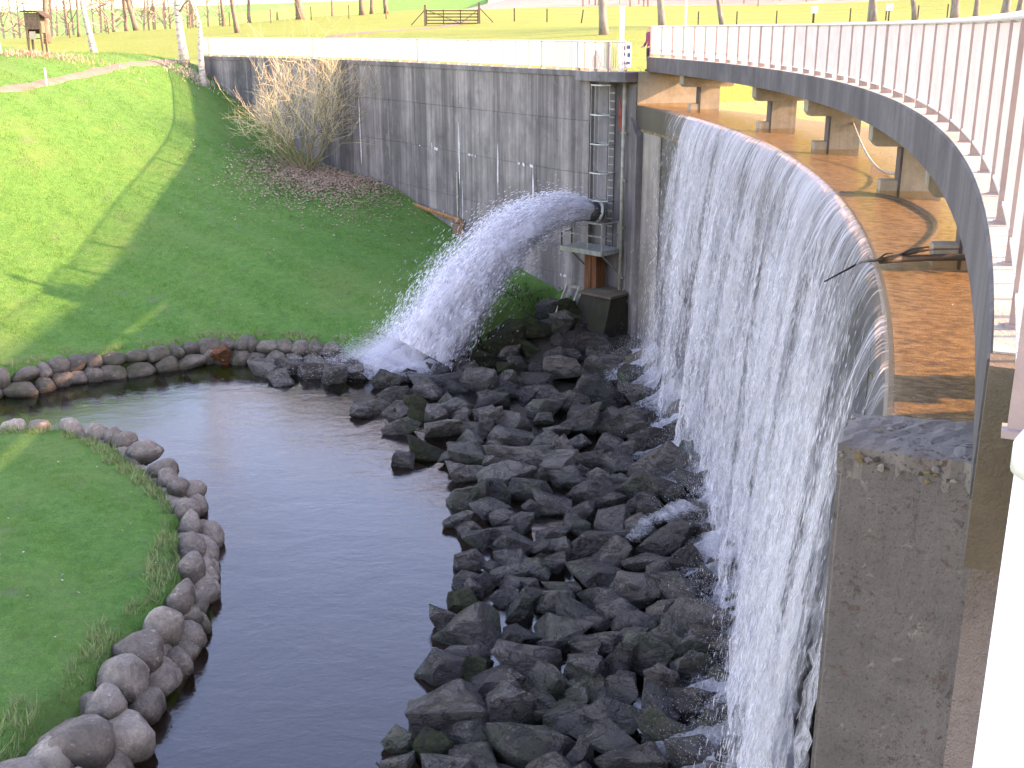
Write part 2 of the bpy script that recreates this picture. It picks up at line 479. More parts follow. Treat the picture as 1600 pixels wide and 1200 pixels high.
# ------------------------------------------------------------------ mesh helpers
class MB:
    def __init__(self):
        self.v, self.f = [], []

    def add(self, vs, fs):
        o = len(self.v)
        self.v += [tuple(p) for p in vs]
        self.f += [tuple(i + o for i in f) for f in fs]
        return self

    def box(self, c, s, rz=0.0, mat=None):
        cx, cy, cz = c
        hx, hy, hz = s[0] / 2, s[1] / 2, s[2] / 2
        ca, sa = math.cos(rz), math.sin(rz)
        vs = []
        for z in (-hz, hz):
            for x, y in ((-hx, -hy), (hx, -hy), (hx, hy), (-hx, hy)):
                q = Vector((x, y, z))
                if mat is not None:
                    q = mat @ q
                vs.append((cx + q.x * ca - q.y * sa, cy + q.x * sa + q.y * ca, cz + q.z))
        return self.add(vs, [(3, 2, 1, 0), (4, 5, 6, 7), (0, 1, 5, 4), (1, 2, 6, 5), (2, 3, 7, 6), (3, 0, 4, 7)])

    def bar(self, a, b, w, h=None, up=(0, 0, 1)):
        """square bar between two points"""
        h = h or w
        a, b = Vector(a), Vector(b)
        d = (b - a).normalized()
        u = Vector(up)
        if abs(d.dot(u)) > 0.98:
            u = Vector((1, 0, 0))
        x = d.cross(u).normalized()
        y = x.cross(d).normalized()
        vs = []
        for p in (a, b):
            for i, j in ((-1, -1), (1, -1), (1, 1), (-1, 1)):
                vs.append(p + x * (i * w / 2) + y * (j * h / 2))
        return self.add(vs, [(3, 2, 1, 0), (4, 5, 6, 7), (0, 1, 5, 4), (1, 2, 6, 5), (2, 3, 7, 6), (3, 0, 4, 7)])

    def tube(self, pts, rad, n=6, cap=True):
        pts = [Vector(p) for p in pts]
        if isinstance(rad, (int, float)):
            rad = [rad] * len(pts)
        vs, fs = [], []
        up = Vector((0.13, 0.27, 1)).normalized()
        for i, p in enumerate(pts):
            d = (pts[min(i + 1, len(pts) - 1)] - pts[max(i - 1, 0)])
            if d.length < 1e-9:
                d = Vector((0, 0, 1))
            d.normalize()
            u = up if abs(d.dot(up)) < 0.95 else Vector((1, 0, 0))
            x = d.cross(u).normalized()
            y = x.cross(d).normalized()
            for k in range(n):
                a = 2 * math.pi * k / n
                vs.append(p + (x * math.cos(a) + y * math.sin(a)) * rad[i])
        for i in range(len(pts) - 1):
            for k in range(n):
                a = i * n + k
                b = i * n + (k + 1) % n
                fs.append((a, a + n, b + n, b))
        if cap:
            fs.append(tuple(range(n)))
            fs.append(tuple(reversed(range((len(pts) - 1) * n, len(pts) * n))))
        return self.add(vs, fs)

    def prism(self, poly, z0, z1):
        n = len(poly)
        a = sum(poly[i][0] * poly[(i + 1) % n][1] - poly[(i + 1) % n][0] * poly[i][1] for i in range(n))
        if a < 0:
            poly = poly[::-1]
        z0s = z0 if hasattr(z0, '__len__') else [z0] * n
        z1s = z1 if hasattr(z1, '__len__') else [z1] * n
        vs = [(p[0], p[1], z) for p, z in zip(poly, z0s)] + [(p[0], p[1], z) for p, z in zip(poly, z1s)]
        fs = [tuple(reversed(range(n))), tuple(range(n, 2 * n))]
        fs += [(i, (i + 1) % n, n + (i + 1) % n, n + i) for i in range(n)]
        return self.add(vs, fs)

    def sweep(self, frames, profile):
        """frames: list of (point2d, outward2d); profile: closed list of (offset, z)"""
        n = len(profile)
        vs, fs = [], []
        for (p, o) in frames:
            for (d, z) in profile:
                vs.append((p[0] + o[0] * d, p[1] + o[1] * d, z))
        for i in range(len(frames) - 1):
            for k in range(n):
                a = i * n + k
                b = i * n + (k + 1) % n
                fs.append((a, b, b + n, a + n))
        fs.append(tuple(reversed(range(n))))
        fs.append(tuple(range((len(frames) - 1) * n, len(frames) * n)))
        return self.add(vs, fs)

    def mesh(self, name, origin=(0, 0, 0)):
        me = bpy.data.meshes.new(name)
        ox, oy, oz = origin
        me.from_pydata([(x - ox, y - oy, z - oz) for x, y, z in self.v], [], self.f)
        me.update()
        bm = bmesh.new(); bm.from_mesh(me)
        bmesh.ops.recalc_face_normals(bm, faces=bm.faces[:])
        bm.to_mesh(me); bm.free()
        return me

    def build(self, name, mat, parent=None, smooth=False, origin=None):
        if origin is None:
            origin = tuple(parent.location) if parent is not None else (0, 0, 0)
            if parent is not None and parent.parent is not None:
                origin = tuple(Vector(origin) + parent.parent.location)
        me = self.mesh(name, origin)
        return link(name, me, mat, parent, smooth)


def link(name, me, mat, parent=None, smooth=False, loc=(0, 0, 0), rz=0.0):
    o = bpy.data.objects.new(name, me)
    COL.objects.link(o)
    if mat is not None and not me.materials:
        me.materials.append(M[mat])
    if smooth and me.polygons:
        me.polygons.foreach_set('use_smooth', [True] * len(me.polygons))
    o.location = loc
    o.rotation_euler = (0, 0, rz)
    if parent is not None:
        o.parent = parent
    return o


def tag(o, label=None, cat=None, group=None, kind=None):
    for k, v in (('label', label), ('category', cat), ('group', group), ('kind', kind)):
        if v:
            o[k] = v
    return o


def thing(name, label, cat, loc=(0, 0, 0), group=None):
    o = bpy.data.objects.new(name, None)
    COL.objects.link(o)
    o.empty_display_size = 0.3
    o.location = loc
    return tag(o, label, cat, group)


def np_mesh(name, V, F, mat, parent=None, smooth=False, uv=None, attr=None):
    """fast mesh from arrays; F is (n,3) or (n,4)"""
    me = bpy.data.meshes.new(name)
    V = np.asarray(V, np.float32); F = np.asarray(F, np.int32)
    k = F.shape[1]
    me.vertices.add(len(V)); me.vertices.foreach_set('co', V.ravel())
    me.loops.add(F.size); me.loops.foreach_set('vertex_index', F.ravel())
    me.polygons.add(len(F))
    me.polygons.foreach_set('loop_start', np.arange(0, F.size, k, dtype=np.int32))
    me.polygons.foreach_set('loop_total', np.full(len(F), k, np.int32))
    me.update(calc_edges=True)
    if uv is not None:
        l = me.uv_layers.new(name='UVMap')
        l.data.foreach_set('uv', np.asarray(uv, np.float32)[F.ravel()].ravel())
    if attr is not None:
        a = me.attributes.new('thick', 'FLOAT', 'POINT')
        a.data.foreach_set('value', np.asarray(attr, np.float32))
    me.validate()
    return link(name, me, mat, parent, smooth)


def catmull(pts, n=8):
    P = [Vector(p) for p in pts]
    P = [P[0] * 2 - P[1]] + P + [P[-1] * 2 - P[-2]]
    out = []
    for i in range(1, len(P) - 2):
        for k in range(n):
            t = k / n
            a, b, c, d = P[i - 1], P[i], P[i + 1], P[i + 2]
            out.append(0.5 * ((2 * b) + (c - a) * t + (2 * a - 5 * b + 4 * c - d) * t * t + (3 * b - a - 3 * c + d) * t ** 3))
    out.append(P[-2])
    return out


# ------------------------------------------------------------------ plan of the place
CX, CY = -58.36, 29.0            # centre of the weir's arc
RC, RD = 64.67, 65.11            # crest line and downstream edge of the bridge deck
Z_WATER, Z_DECK, Z_SOFFIT, Z_RAIL = 9.31, 10.97, 10.45, 12.07
Z_WALL = 10.44                   # top of the wing wall
T_END = math.asin((43.3 - CY) / RC)
T_NEAR = math.asin((7.9 - CY) / RC)


def arc(t, r):
    return Vector((CX + r * math.cos(t), CY + r * math.sin(t)))


def arc_frames(t0, t1, r, n):
    out = []
    for i in range(n + 1):
        t = t0 + (t1 - t0) * i / n
        out.append((arc(t, r), Vector((math.cos(t), math.sin(t)))))
    return out


WALL = [Vector((p[0], p[1])) for p in catmull([(4.75, 43.3, 0), (2.2, 46.0, 0), (-1.2, 51.2, 0), (-6.8, 60.0, 0), (-13.0, 67.4, 0), (-19.6, 73.6, 0)], 10)]
_seg = [0.0]
for i in range(1, len(WALL)):
    _seg.append(_seg[-1] + (WALL[i] - WALL[i - 1]).length)
WALL_LEN = _seg[-1]


def wall_at(s):
    s = max(0.0, min(WALL_LEN, s))
    for i in range(1, len(WALL)):
        if s <= _seg[i] + 1e-9:
            f = (s - _seg[i - 1]) / max(1e-9, _seg[i] - _seg[i - 1])
            p = WALL[i - 1].lerp(WALL[i], f)
            a = WALL[max(0, i - 2)]; b = WALL[min(len(WALL) - 1, i + 1)]
            d = (b - a).normalized()
            return p, Vector((d.y, d.x * -1))       # outward = away from the pool (behind the wall)
    return WALL[-1], Vector((1, 0))


def wall_back(s):
    p, o = wall_at(s)
    if o.dot(Vector((1, 1))) < 0:
        o = -o
    return p, o


def wall_s_of_px(px):
    best = min(np.linspace(0, WALL_LEN, 500), key=lambda s: abs(_px(wall_at(s)[0], Z_WALL) - px))
    return float(best)


def _px(p, z):
    d = Vector((p[0], p[1], z - H))
    return 800 + FPX * d.dot(_rt) / d.dot(_fw)


# ------------------------------------------------------------------ ground
def tps_fit(P):
    P = np.array(P, float)
    n = len(P)
    d = np.hypot(P[:, None, 0] - P[None, :, 0], P[:, None, 1] - P[None, :, 1])
    K = np.where(d > 0, d * d * np.log(d + 1e-9), 0) + np.eye(n) * 6.0
    A = np.zeros((n + 3, n + 3))
    A[:n, :n] = K
    A[:n, n] = 1; A[:n, n + 1:] = P[:, :2]
    A[n, :n] = 1; A[n + 1:, :n] = P[:, :2].T
    w = np.linalg.solve(A, np.concatenate([P[:, 2], [0, 0, 0]]))

    def f(x, y):
        x = np.asarray(x, float); y = np.asarray(y, float)
        out = w[n] + w[n + 1] * x + w[n + 2] * y
        for k in range(n):
            dd = np.hypot(x - P[k, 0], y - P[k, 1])
            out = out + w[k] * np.where(dd > 0, dd * dd * np.log(dd + 1e-9), 0)
        return out
    return f


def cp(px, py, y):
    v = aty(px, py, y)
    return (v.x, v.y, v.z)


LOW = [cp(600, 340, 54.5), cp(730, 378, 52.0), cp(600, 292, 58.5), cp(520, 266, 63.0), cp(450, 240, 66.0), cp(400, 400, 47.0),
       cp(320, 136, 71.5), cp(320, 230, 60.0), cp(250, 180, 62), cp(200, 250, 56), cp(100, 300, 51.5), cp(0, 400, 45.0), cp(0, 200, 52.5), cp(0, 160, 56.0), cp(140, 121, 64.0),
       cp(220, 104, 69), cp(300, 96, 74), cp(150, 92, 82.0), cp(60, 96, 77.0), cp(0, 66, 105), cp(100, 58, 115), cp(200, 50, 120), cp(380, 51, 104), cp(300, 60, 98),
       cp(250, 400, 47.5), cp(150, 480, 43.5), cp(500, 440, 45.5), cp(600, 470, 43.5), cp(650, 430, 46.5), cp(780, 462, 45.0), cp(860, 478, 44.3),
       (-9.0, 41.6, 1.0), (-11.4, 42.0, 1.0), (-14, 40.6, 0.95), (-17.6, 38.2, 0.95), (-26, 34, 0.95), (-40, 30, 0.95), (-6, 41.0, 0.9),
       (-14.8, 29.8, 0.95), (-9, 26.5, 0.98), (-7.5, 22, 0.95), (-8, 16, 0.95), (-18, 22, 1.05), (-30, 25, 1.1), (-20, 10, 1.1), (-45, 10, 1.4),
       (-55, 45, 6.5), (-60, 70, 10.5), (-40, 60, 9.6), (-35, 48, 6.0), (-50, 100, 11.2), (-90, 110, 11.0), (-90, 60, 10.0), (-80, 20, 2.0),
       (-30, 160, 10.5), (-80, 180, 7.5), (0, 150, 13.0), (30, 160, 14.5)]
UPP = [(5.5, 46, 10.3), (1.8, 50, 10.35), (-4, 60, 10.4), (-12, 71, 10.2), (-19, 76, 9.95), (8, 55, 10.3), (14, 53, 10.1), (25, 54, 10.2), (50, 56, 10.3), (90, 60, 10.3),
       cp(700, 40, 105), cp(620, 46, 100), cp(500, 52, 92), cp(380, 51, 104), cp(940, 54, 78), cp(800, 57, 84), cp(850, 44, 95), cp(1040, 40, 92), cp(1130, 42, 95), cp(1370, 37, 92), cp(1500, 32, 95), cp(1580, 26, 95),
       cp(805, 33, 108), cp(972, 38, 106), cp(1215, 38, 106), cp(800, 14, 210), cp(1000, 12, 215), cp(1250, 14, 215), cp(1350, 24, 180), cp(600, 18, 210), cp(450, 29, 135), cp(550, 23, 140),
       cp(300, 44, 128), cp(200, 47, 122), cp(100, 56, 120), (90, 110, 13), (120, 200, 18), (-60, 200, 9.0), (-50, 150, 11.0), (-120, 200, 5), (-100, 330, 2), (0, 330, 16), (120, 330, 22),
       cp(150, 92, 82.0), cp(60, 96, 77.0), cp(0, 66, 105), (-60, 70, 10.5), (-50, 100, 11.2), (-90, 110, 11.0)]
low_f, upp_f = tps_fit(LOW), tps_fit(UPP)

FAR_BANK = [(-75, 14), (-40, 28.2), (-26, 33.2), (-17.65, 36.9), (-16.06, 38.4), (-14.05, 39.4), (-11.4, 40.9), (-9.6, 40.9), (-6.5, 40.3), (-3.4, 41.2), (-0.5, 43.6), (1.5, 46.4)]
NEAR_BANK = [(-75, 8), (-40, 24.5), (-25, 28.6), (-14.9, 30.9), (-13.2, 31.0), (-11.3, 29.6), (-9.5, 27.2), (-8.3, 25.2), (-7.4, 22.8), (-7.2, 21.3), (-7.35, 19.6), (-7.6, 18.2), (-7.9, 16.5), (-8.2, 15.2), (-8.9, 12.0), (-10.2, 0), (-10.7, -15)]
RIVER = FAR_BANK + [(4.9, 43.4), (8.5, 43.0), (9.5, 29), (9.0, 8.0), (12.0, 2.0), (12.0, -15)] + NEAR_BANK[::-1]


def poly_sd(x, y, poly):
    x = np.asarray(x, float); y = np.asarray(y, float)
    best = np.full(x.shape, 1e9); inside = np.zeros(x.shape, bool)
    n = len(poly)
    for i in range(n):
        (ax, ay), (bx, by) = poly[i], poly[(i + 1) % n]
        ex, ey = bx - ax, by - ay
        t = np.clip(((x - ax) * ex + (y - ay) * ey) / (ex * ex + ey * ey), 0, 1)
        best = np.minimum(best, np.hypot(x - ax - t * ex, y - ay - t * ey))
        c = ((ay > y) != (by > y)) & (x < ex * (y - ay) / (ey + (1e-12 if ey == 0 else 0)) + ax)
        inside ^= c
    return np.where(inside, -best, best)


def sstep(a, b, v):
    t = np.clip((v - a) / (b - a), 0, 1)
    return t * t * (3 - 2 * t)


WEXT = [(p.x, p.y) for p in WALL] + [(-40, 92), (-70, 130), (-120, 260), (-120, 900)]


def behind(x, y):
    """True on the upstream side of the weir and of the wing wall"""
    x = np.asarray(x, float); y = np.asarray(y, float)
    poly = [(CX + RC * math.cos(t) + 0.3, CY + RC * math.sin(t)) for t in np.linspace(-0.5, T_END, 24)] + WEXT + [(900, 900), (900, -200), (0, -200)]
    return -poly_sd(x, y, poly)


def rubble_z(x, y):
    """surface of the boulder apron between the pool and the weir"""
    r = RC - np.hypot(np.asarray(x) - CX, np.asarray(y) - CY)
    z = 0.75 - 0.15 * r
    z = z + 1.2 * np.exp(-((x - 1.6) ** 2 / 5.0 + (y - 43.0) ** 2 / 7.0)) + 0.5 * np.exp(-((x + 4.5) ** 2 / 9 + (y - 40.3) ** 2 / 2.5))
    return np.clip(z, -0.35, 2.4)


def lines(a, b, step, lo, hi, g=1.22):
    c = list(np.arange(a, b + 1e-6, step))
    s = step; v = b
    while v < hi:
        s *= g; v += s; c.append(v)
    s = step; v = a; pre = []
    while v > lo:
        s *= g; v -= s; pre.append(v)
    return np.array(pre[::-1] + c)


XS = lines(-32, 12, 0.42, -700, 800)
YS = lines(12, 84, 0.42, -60, 900)
gx, gy = np.meshgrid(XS, YS)
ccx = (XS[:-1] + XS[1:]) / 2; ccy = (YS[:-1] + YS[1:]) / 2
mx_, my_ = np.meshgrid(ccx, ccy)
bc = behind(mx_, my_) - 0.32 * (mx_ > -20) * (my_ > 43)         # cells are split inside the wall's thickness


SHEETS = {}
_Z = {}


def ground_sheet(name, sel, zfun, mat):
    if zfun.__name__ not in _Z:
        _Z[zfun.__name__] = zfun(gx, gy)
    z = SHEETS[name] = _Z[zfun.__name__]
    nx, ny = len(XS), len(YS)
    idx = np.arange(nx * ny).reshape(ny, nx)
    q = np.stack([idx[:-1, :-1], idx[:-1, 1:], idx[1:, 1:], idx[1:, :-1]], -1)[sel]
    used, inv = np.unique(q.ravel(), return_inverse=True)
    V = np.stack([gx.ravel(), gy.ravel(), z.ravel()], 1)[used]
    return np_mesh(name, V, inv.reshape(-1, 4), mat, smooth=True)




def z_low(x, y):
    lo = low_f(x, y); sd = poly_sd(x, y, RIVER)
    rz = rubble_z(x, y)
    bed = np.where(rz > -0.2, rz - 0.5, -0.9)
    return np.where(sd < 0, lo + (bed - lo) * sstep(0.0, 0.45, -sd), lo)


def z_upp(x, y):
    up = upp_f(x, y)
    shore = 51.0 + 0.45 * np.maximum(x - 7, 0) + 0.8 * np.sin(x * 0.23)
    res = sstep(shore + 2.2, shore - 1.5, y) * sstep(95, 80, x)
    up = up + (7.8 - up) * res
    hill = 1.0 * sstep(230, 420, y) * (10 + 30 * sstep(20, 160, x)) * sstep(-60, 30, x)
    return up + hill


def past_w(x, y):
    return np.clip(sstep(72.5, 77.0, y) * sstep(-18.5, -23.0, x) + sstep(78, 86, y) * sstep(-14, -22, x), 0, 1)


def z_final_low(x, y):
    p = past_w(x, y); w = sstep(-5, 5, behind(x, y))
    return z_low(x, y) * (1 - p) + (z_low(x, y) * (1 - w) + z_upp(x, y) * w) * p


def z_final_upp(x, y):
    p = past_w(x, y); w = sstep(-5, 5, behind(x, y))
    return z_upp(x, y) * (1 - p) + (z_low(x, y) * (1 - w) + z_upp(x, y) * w) * p


sd_c = poly_sd(mx_, my_, RIVER)
lawn = ground_sheet('lawn', (bc < 0) & (sd_c > -0.45), z_final_low, 'grass')
tag(ground_sheet('rubble_bed', (bc < 0) & (sd_c <= -0.45), z_final_low, 'river_bed'), 'dark stony bed under the boulders and the pool', 'river bed', kind='structure')
tag(lawn, 'mown green lawn sloping down from the path to the pool', 'lawn', kind='structure')
_nearfield = (my_ > 9) | (mx_ > 14)
_hill = (my_ > 222 + 0.1 * mx_) & (mx_ > -25)
field = ground_sheet('field', (bc >= 0) & ~_hill & _nearfield, z_final_upp, 'field_grass')
tag(ground_sheet('hillside', (bc >= 0) & _hill, z_final_upp, 'wood_far'), 'brown winter hillside beyond the meadow', 'hillside', kind='structure')
tag(field, 'sunlit yellow green meadow beyond the wing wall', 'field', kind='structure')


def bilin(G, x, y):
    x = np.asarray(x, float); y = np.asarray(y, float)
    i = np.clip(np.searchsorted(XS, x) - 1, 0, len(XS) - 2); j = np.clip(np.searchsorted(YS, y) - 1, 0, len(YS) - 2)
    u = (x - XS[i]) / (XS[i + 1] - XS[i]); v = (y - YS[j]) / (YS[j + 1] - YS[j])
    return G[j, i] * (1 - u) * (1 - v) + G[j, i + 1] * u * (1 - v) + G[j + 1, i] * (1 - u) * v + G[j + 1, i + 1] * u * v


GRID_LOW, GRID_UPP, GRID_B = SHEETS['lawn'], SHEETS['field'], behind(gx, gy)


def zl(x, y):
    return bilin(GRID_LOW, x, y)


def gz(x, y):
    b = float(bilin(GRID_B, x, y)) - (0.32 if (x > -20 and y > 43) else 0)
    return float(bilin(GRID_LOW if b < 0 else GRID_UPP, x, y))


def on_ground(px, y):
    """point of the ground at distance y that projects to column px"""
    x = 0.0
    for _ in range(6):
        z = gz(x, y)
        d = Vector((0, y, z - H))
        x = (px - 800) / FPX * d.dot(_fw) / _rt.x * 1.0
    return Vector((x, y, gz(x, y)))


wv = np.array([(-80, -20, 0), (7.0, -20, 0), (7.0, 46, 0), (-80, 46, 0)])
tag(np_mesh('pool_water', wv, [(0, 1, 2, 3)], 'pool_water'), 'dark rippled pool below the weir reflecting the sky', 'pool', kind='structure')


# footpath over the bank
def strip(name, pts, width, mat, lift=0.035):
    P = catmull(pts, 10)
    V, F = [], []
    for i, p in enumerate(P):
        d = (P[min(i + 1, len(P) - 1)] - P[max(i - 1, 0)]); d.z = 0; d.normalize()
        n = Vector((-d.y, d.x, 0))
        w = width * (1 + 0.18 * math.sin(i * 1.7) + 0.1 * math.sin(i * 0.6))
        for k in range(5):
            q = p + n * w * (k / 4 - 0.5)
            V.append((q.x, q.y, gz(q.x, q.y) + lift - (0.05 if k in (0, 4) else 0)))
        if i:
            a = (i - 1) * 5
            for k in range(4):
                F.append((a + k, a + k + 1, a + 6 + k, a + 5 + k))
    return np_mesh(name, V, F, mat, smooth=True)


tag(strip('path', [(-40, 48.5, 0), (-31, 52.3, 0), (-26.0, 57.0, 0), (-23.8, 63.5, 0), (-22.6, 69, 0), (-20.6, 75, 0), (-17, 80, 0)], 0.9, 'path_earth'),
    'narrow beige earth path curving over the left bank', 'path', kind='structure')
tag(strip('path', [(-17, 80, 0), (-14, 88, 0), (-9, 96, 0), (-5.8, 103, 0), (-4.5, 110, 0)], 1.3, 'path_earth', 0.06), 'faint path leading through grass to the field gate', 'path', kind='structure')

# ------------------------------------------------------------------ weir
weir = thing('weir', 'curved dark concrete weir under the wide waterfall', 'weir', (6.3, 26, 0))
MB().sweep(arc_frames(T_NEAR - 0.001, T_END, RC, 60), [(0.16, -1.2), (0.12, 8.42), (1.2, 8.42), (1.2, -1.2)]).build('face', 'weir_concrete', weir)
# joints in the face show as proud lifts of slightly different depth
MB().sweep(arc_frames(T_NEAR - 0.001, T_END, RC, 60), [(0.03, 8.42), (0.0, 9.20), (0.025, 9.245), (0.07, 9.25), (0.07, 8.42)]).build('crest', 'crest_concrete', weir)
MB().sweep(arc_frames(T_NEAR - 0.006, T_END + 0.01, RC, 60), [(0.072, 8.3), (0.072, 9.245), (2.6, 9.10), (5.5, 8.75), (12.0, 7.9), (12.0, 7.6)]).build('apron', 'apron_bed', weir)
for k, t in enumerate((T_END - 0.03, T_END - 0.10, T_NEAR + 0.1)):
    p = arc(t, RC + 0.13)
    MB().box((p.x, p.y, 4.0), (0.03, 0.03, 8.8), t).build('joint_strip', 'steel_dark', weir)
# dry end panel of the weir face with its sloping step
p0, p1 = arc(T_END, RC), arc(T_END - 0.012, RC)
MB().prism([arc(T_END + 0.004, RC - 0.16), arc(T_END - 0.010, RC - 0.16), arc(T_END - 0.010, RC + 0.12), arc(T_END + 0.004, RC + 0.12)], [-0.5] * 4, [8.9, 8.1, 8.1, 8.9]).build('end_panel', 'wall_concrete', weir)

MB().sweep(arc_frames(T_END - 0.0105, T_END - 0.042, RC, 6), [(0.085, -0.8), (0.085, 8.40), (0.118, 8.40), (0.118, -0.8)]).build('dry_panel', 'dry_face', weir)
# reservoir surface upstream of the crest: thin film over the lip
V, F = [], []
rs = [RC - 0.005, RC + 0.03, RC + 0.12, RC + 0.6, RC + 1.5, RC + 4, RC + 12, RC + 40, RC + 90]
zs = [9.268, 9.29, 9.302, 9.306, 9.31, 9.31, 9.31, 9.31, 9.31]
tn = 90
for i in range(tn + 1):
    t = T_NEAR - 0.012 + (T_END + 0.012 - T_NEAR) * i / tn
    for r, z in zip(rs, zs):
        p = arc(t, r); V.append((p.x, p.y, z))
for i in range(tn):
    for k in range(len(rs) - 1):
        a = i * len(rs) + k
        F.append((a, a + 1, a + 1 + len(rs), a + len(rs)))
tag(np_mesh('reservoir_water', V, F, 'reservoir_water', smooth=True), 'shallow amber water sliding over the crest under the footbridge', 'water', kind='structure')

# ------------------------------------------------------------------ footbridge
bridge = thing('footbridge', 'curved grey concrete footbridge on short piers above the weir crest', 'footbridge', (6.8, 26, Z_WATER))
T_B0, T_B1 = -0.435, math.asin((43.6 - CY) / RD)
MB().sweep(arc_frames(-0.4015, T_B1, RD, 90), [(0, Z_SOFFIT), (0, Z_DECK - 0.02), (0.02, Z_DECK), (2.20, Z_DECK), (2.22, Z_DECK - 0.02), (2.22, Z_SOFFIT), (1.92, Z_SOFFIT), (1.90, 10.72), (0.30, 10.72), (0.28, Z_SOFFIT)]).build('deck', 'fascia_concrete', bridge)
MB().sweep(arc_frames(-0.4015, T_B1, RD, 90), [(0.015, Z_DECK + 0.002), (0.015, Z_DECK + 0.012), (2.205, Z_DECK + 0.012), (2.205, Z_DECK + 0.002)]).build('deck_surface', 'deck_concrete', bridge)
near_slab = [arc(t, RD + 0.13) for t in np.linspace(-0.4017, -0.436, 6)] + [arc(-0.436, RD + 2.2), arc(-0.4017, RD + 2.2)]
MB().prism([(p.x, p.y) for p in near_slab], Z_DECK - 0.16, Z_DECK + 0.004).build('near_slab', 'deck_concrete', bridge)
pier_t = []
for px, py in ((1090, 170), (1200, 200), (1290, 232), (1400, 296), (1495, 402)):
    q = atz(px, py, Z_WATER)
    pier_t.append((math.atan2(q.y - CY, q.x - CX), math.hypot(q.x - CX, q.y - CY)))
pier_t.append((math.asin((8.6 - CY) / 66.2), 65.9))
for t, r in pier_t:
    r = min(max(r, 65.55), 66.0)
    pr = thing('pier', None, None)
    pr.location = (0, 0, 0)
    pr.parent = bridge
    ca, sa = math.cos(t), math.sin(t)

    def rad(r0, r1, w, z0, z1):
        q = []
        for rr, ww in ((r0, -w), (r1, -w), (r1, w), (r0, w)):
            pp = arc(t, rr)
            q.append((pp.x - sa * ww / 2, pp.y + ca * ww / 2))
        return MB().prism(q, z0, z1)
    base = Vector(bridge.location)
    rad(r, r + 0.72, 0.36, 8.6, 10.08).build('stem', 'pier_concrete', pr, origin=base)
    # corbelled head with cut-off lower corners
    c = MB()
    prof = [(65.22, 10.16), (65.30, 10.06), (67.0, 10.06), (67.08, 10.16), (67.08, 10.715), (65.22, 10.715)]
    vs = []
    for sgn in (-1, 1):
        for rr, z in prof:
            pp = arc(t, rr)
            vs.append((pp.x - sa * sgn * 0.21, pp.y + ca * sgn * 0.21, z))
    n = len(prof)
    c.add(vs, [tuple(range(n)), tuple(reversed(range(n, 2 * n)))] + [(i, (i + 1) % n, n + (i + 1) % n, n + i) for i in range(n)])
    c.build('head', 'pier_concrete', pr, origin=base)
    rad(r - 0.30, r - 0.002, 0.34, 8.7, Z_WATER + 0.17).build('nose_block', 'pier_concrete', pr, origin=base)
    rad(r - 0.012, r + 0.03, 0.37, 8.7, 10.05).build('end_strip', 'steel_dark', pr, origin=base)  # dark strip over the downstream end of the stem

# far abutment: lit return wall at the end of the crest
ab = [arc(T_END - 0.001, 64.70), arc(T_END + 0.012, 64.70), arc(T_END + 0.012, 67.3), arc(T_END - 0.001, 67.3)]
o = MB().prism(ab, 7.0, Z_DECK - 0.53).build('abutment_wall', 'pier_concrete')
tag(o, 'sunlit concrete return wall at the far end of the weir crest', 'wall')

# ------------------------------------------------------------------ railings
POST = MB().box((0, 0, 0.545), (0.085, 0.018, 1.05)).box((0.075, 0, 0.075), (0.06, 0.026, 0.11)).box((0.03, 0, 0.012), (0.17, 0.07, 0.02)).box((0.06, 0, 0.99), (0.05, 0.02, 0.05)).mesh('post')
POST_W = MB().box((0, 0, 0.545), (0.105, 0.065, 1.05)).box((0.08, 0, 0.075), (0.07, 0.07, 0.11)).box((0.03, 0, 0.012), (0.19, 0.11, 0.02)).mesh('post')
BAL_W = MB().box((0, 0, 0.595), (0.030, 0.010, 0.92)).mesh('baluster')
BAL = MB().box((0, 0, 0.595), (0.06, 0.010, 0.92)).mesh('baluster')
POST.materials.append(M['post_paint']); POST_W.materials.append(M['post_paint']); BAL.materials.append(M['rail_paint']); BAL_W.materials.append(M['rail_white'])


def railing(root, frames_fn, s0, s1, gap, z, keep, wide_every=11, bal=0.12, top_r=0.035, bmesh_=None):
    """frames_fn(s) -> point, outward (2d). posts at every gap, balusters between"""
    L = s1 - s0
    n = max(1, int(round(L / gap)))
    base = Vector(root.location)
    fr = [frames_fn(s0 + L * i / (n * 4)) for i in range(n * 4 + 1)]
    pts = [(p.x, p.y, z + 1.09) for p, o in fr]
    MB().tube(pts, top_r, 8).build('handrail', 'rail_paint', root, True)
    MB().sweep([(p, o) for p, o in fr], [(-0.035, z + 0.115), (-0.035, z + 0.135), (0.035, z + 0.135), (0.035, z + 0.115)]).build('bottom_rail', 'rail_paint', root)
    bl = []
    for i in range(n + 1):
        p, o = frames_fn(s0 + L * i / n)
        rz = math.atan2(o.y, o.x)
        link('post', POST_W if i % wide_every == 3 else POST, None, root, False, (p.x - base.x, p.y - base.y, z - base.z), rz)
        if i < n:
            k = int(round(gap / bal))
            for j in range(1, k):
                bl.append(s0 + L * (i + j / k) / n)
    pos = [(frames_fn(s), s) for s in bl]
    pos.sort(key=lambda q: q[0][0].length)
    for (p, o), s in pos[:keep]:
        link('baluster', bmesh_ or BAL, None, root, False, (p.x - base.x, p.y - base.y, z - base.z), math.atan2(o.y, o.x))
    rest = MB()
    for (p, o), s in pos[keep:]:
        rest.box((p.x, p.y, z + 0.595), (0.030 if bmesh_ else 0.06, 0.010, 0.92), math.atan2(o.y, o.x))
    if rest.v:
        tag(rest.build('balusters', 'rail_white' if bmesh_ else 'rail_paint', root), kind='stuff')


RR = RD + 0.105


def bridge_fr(s):
    t = s / RR
    return arc(t, RR), Vector((math.cos(t), math.sin(t)))


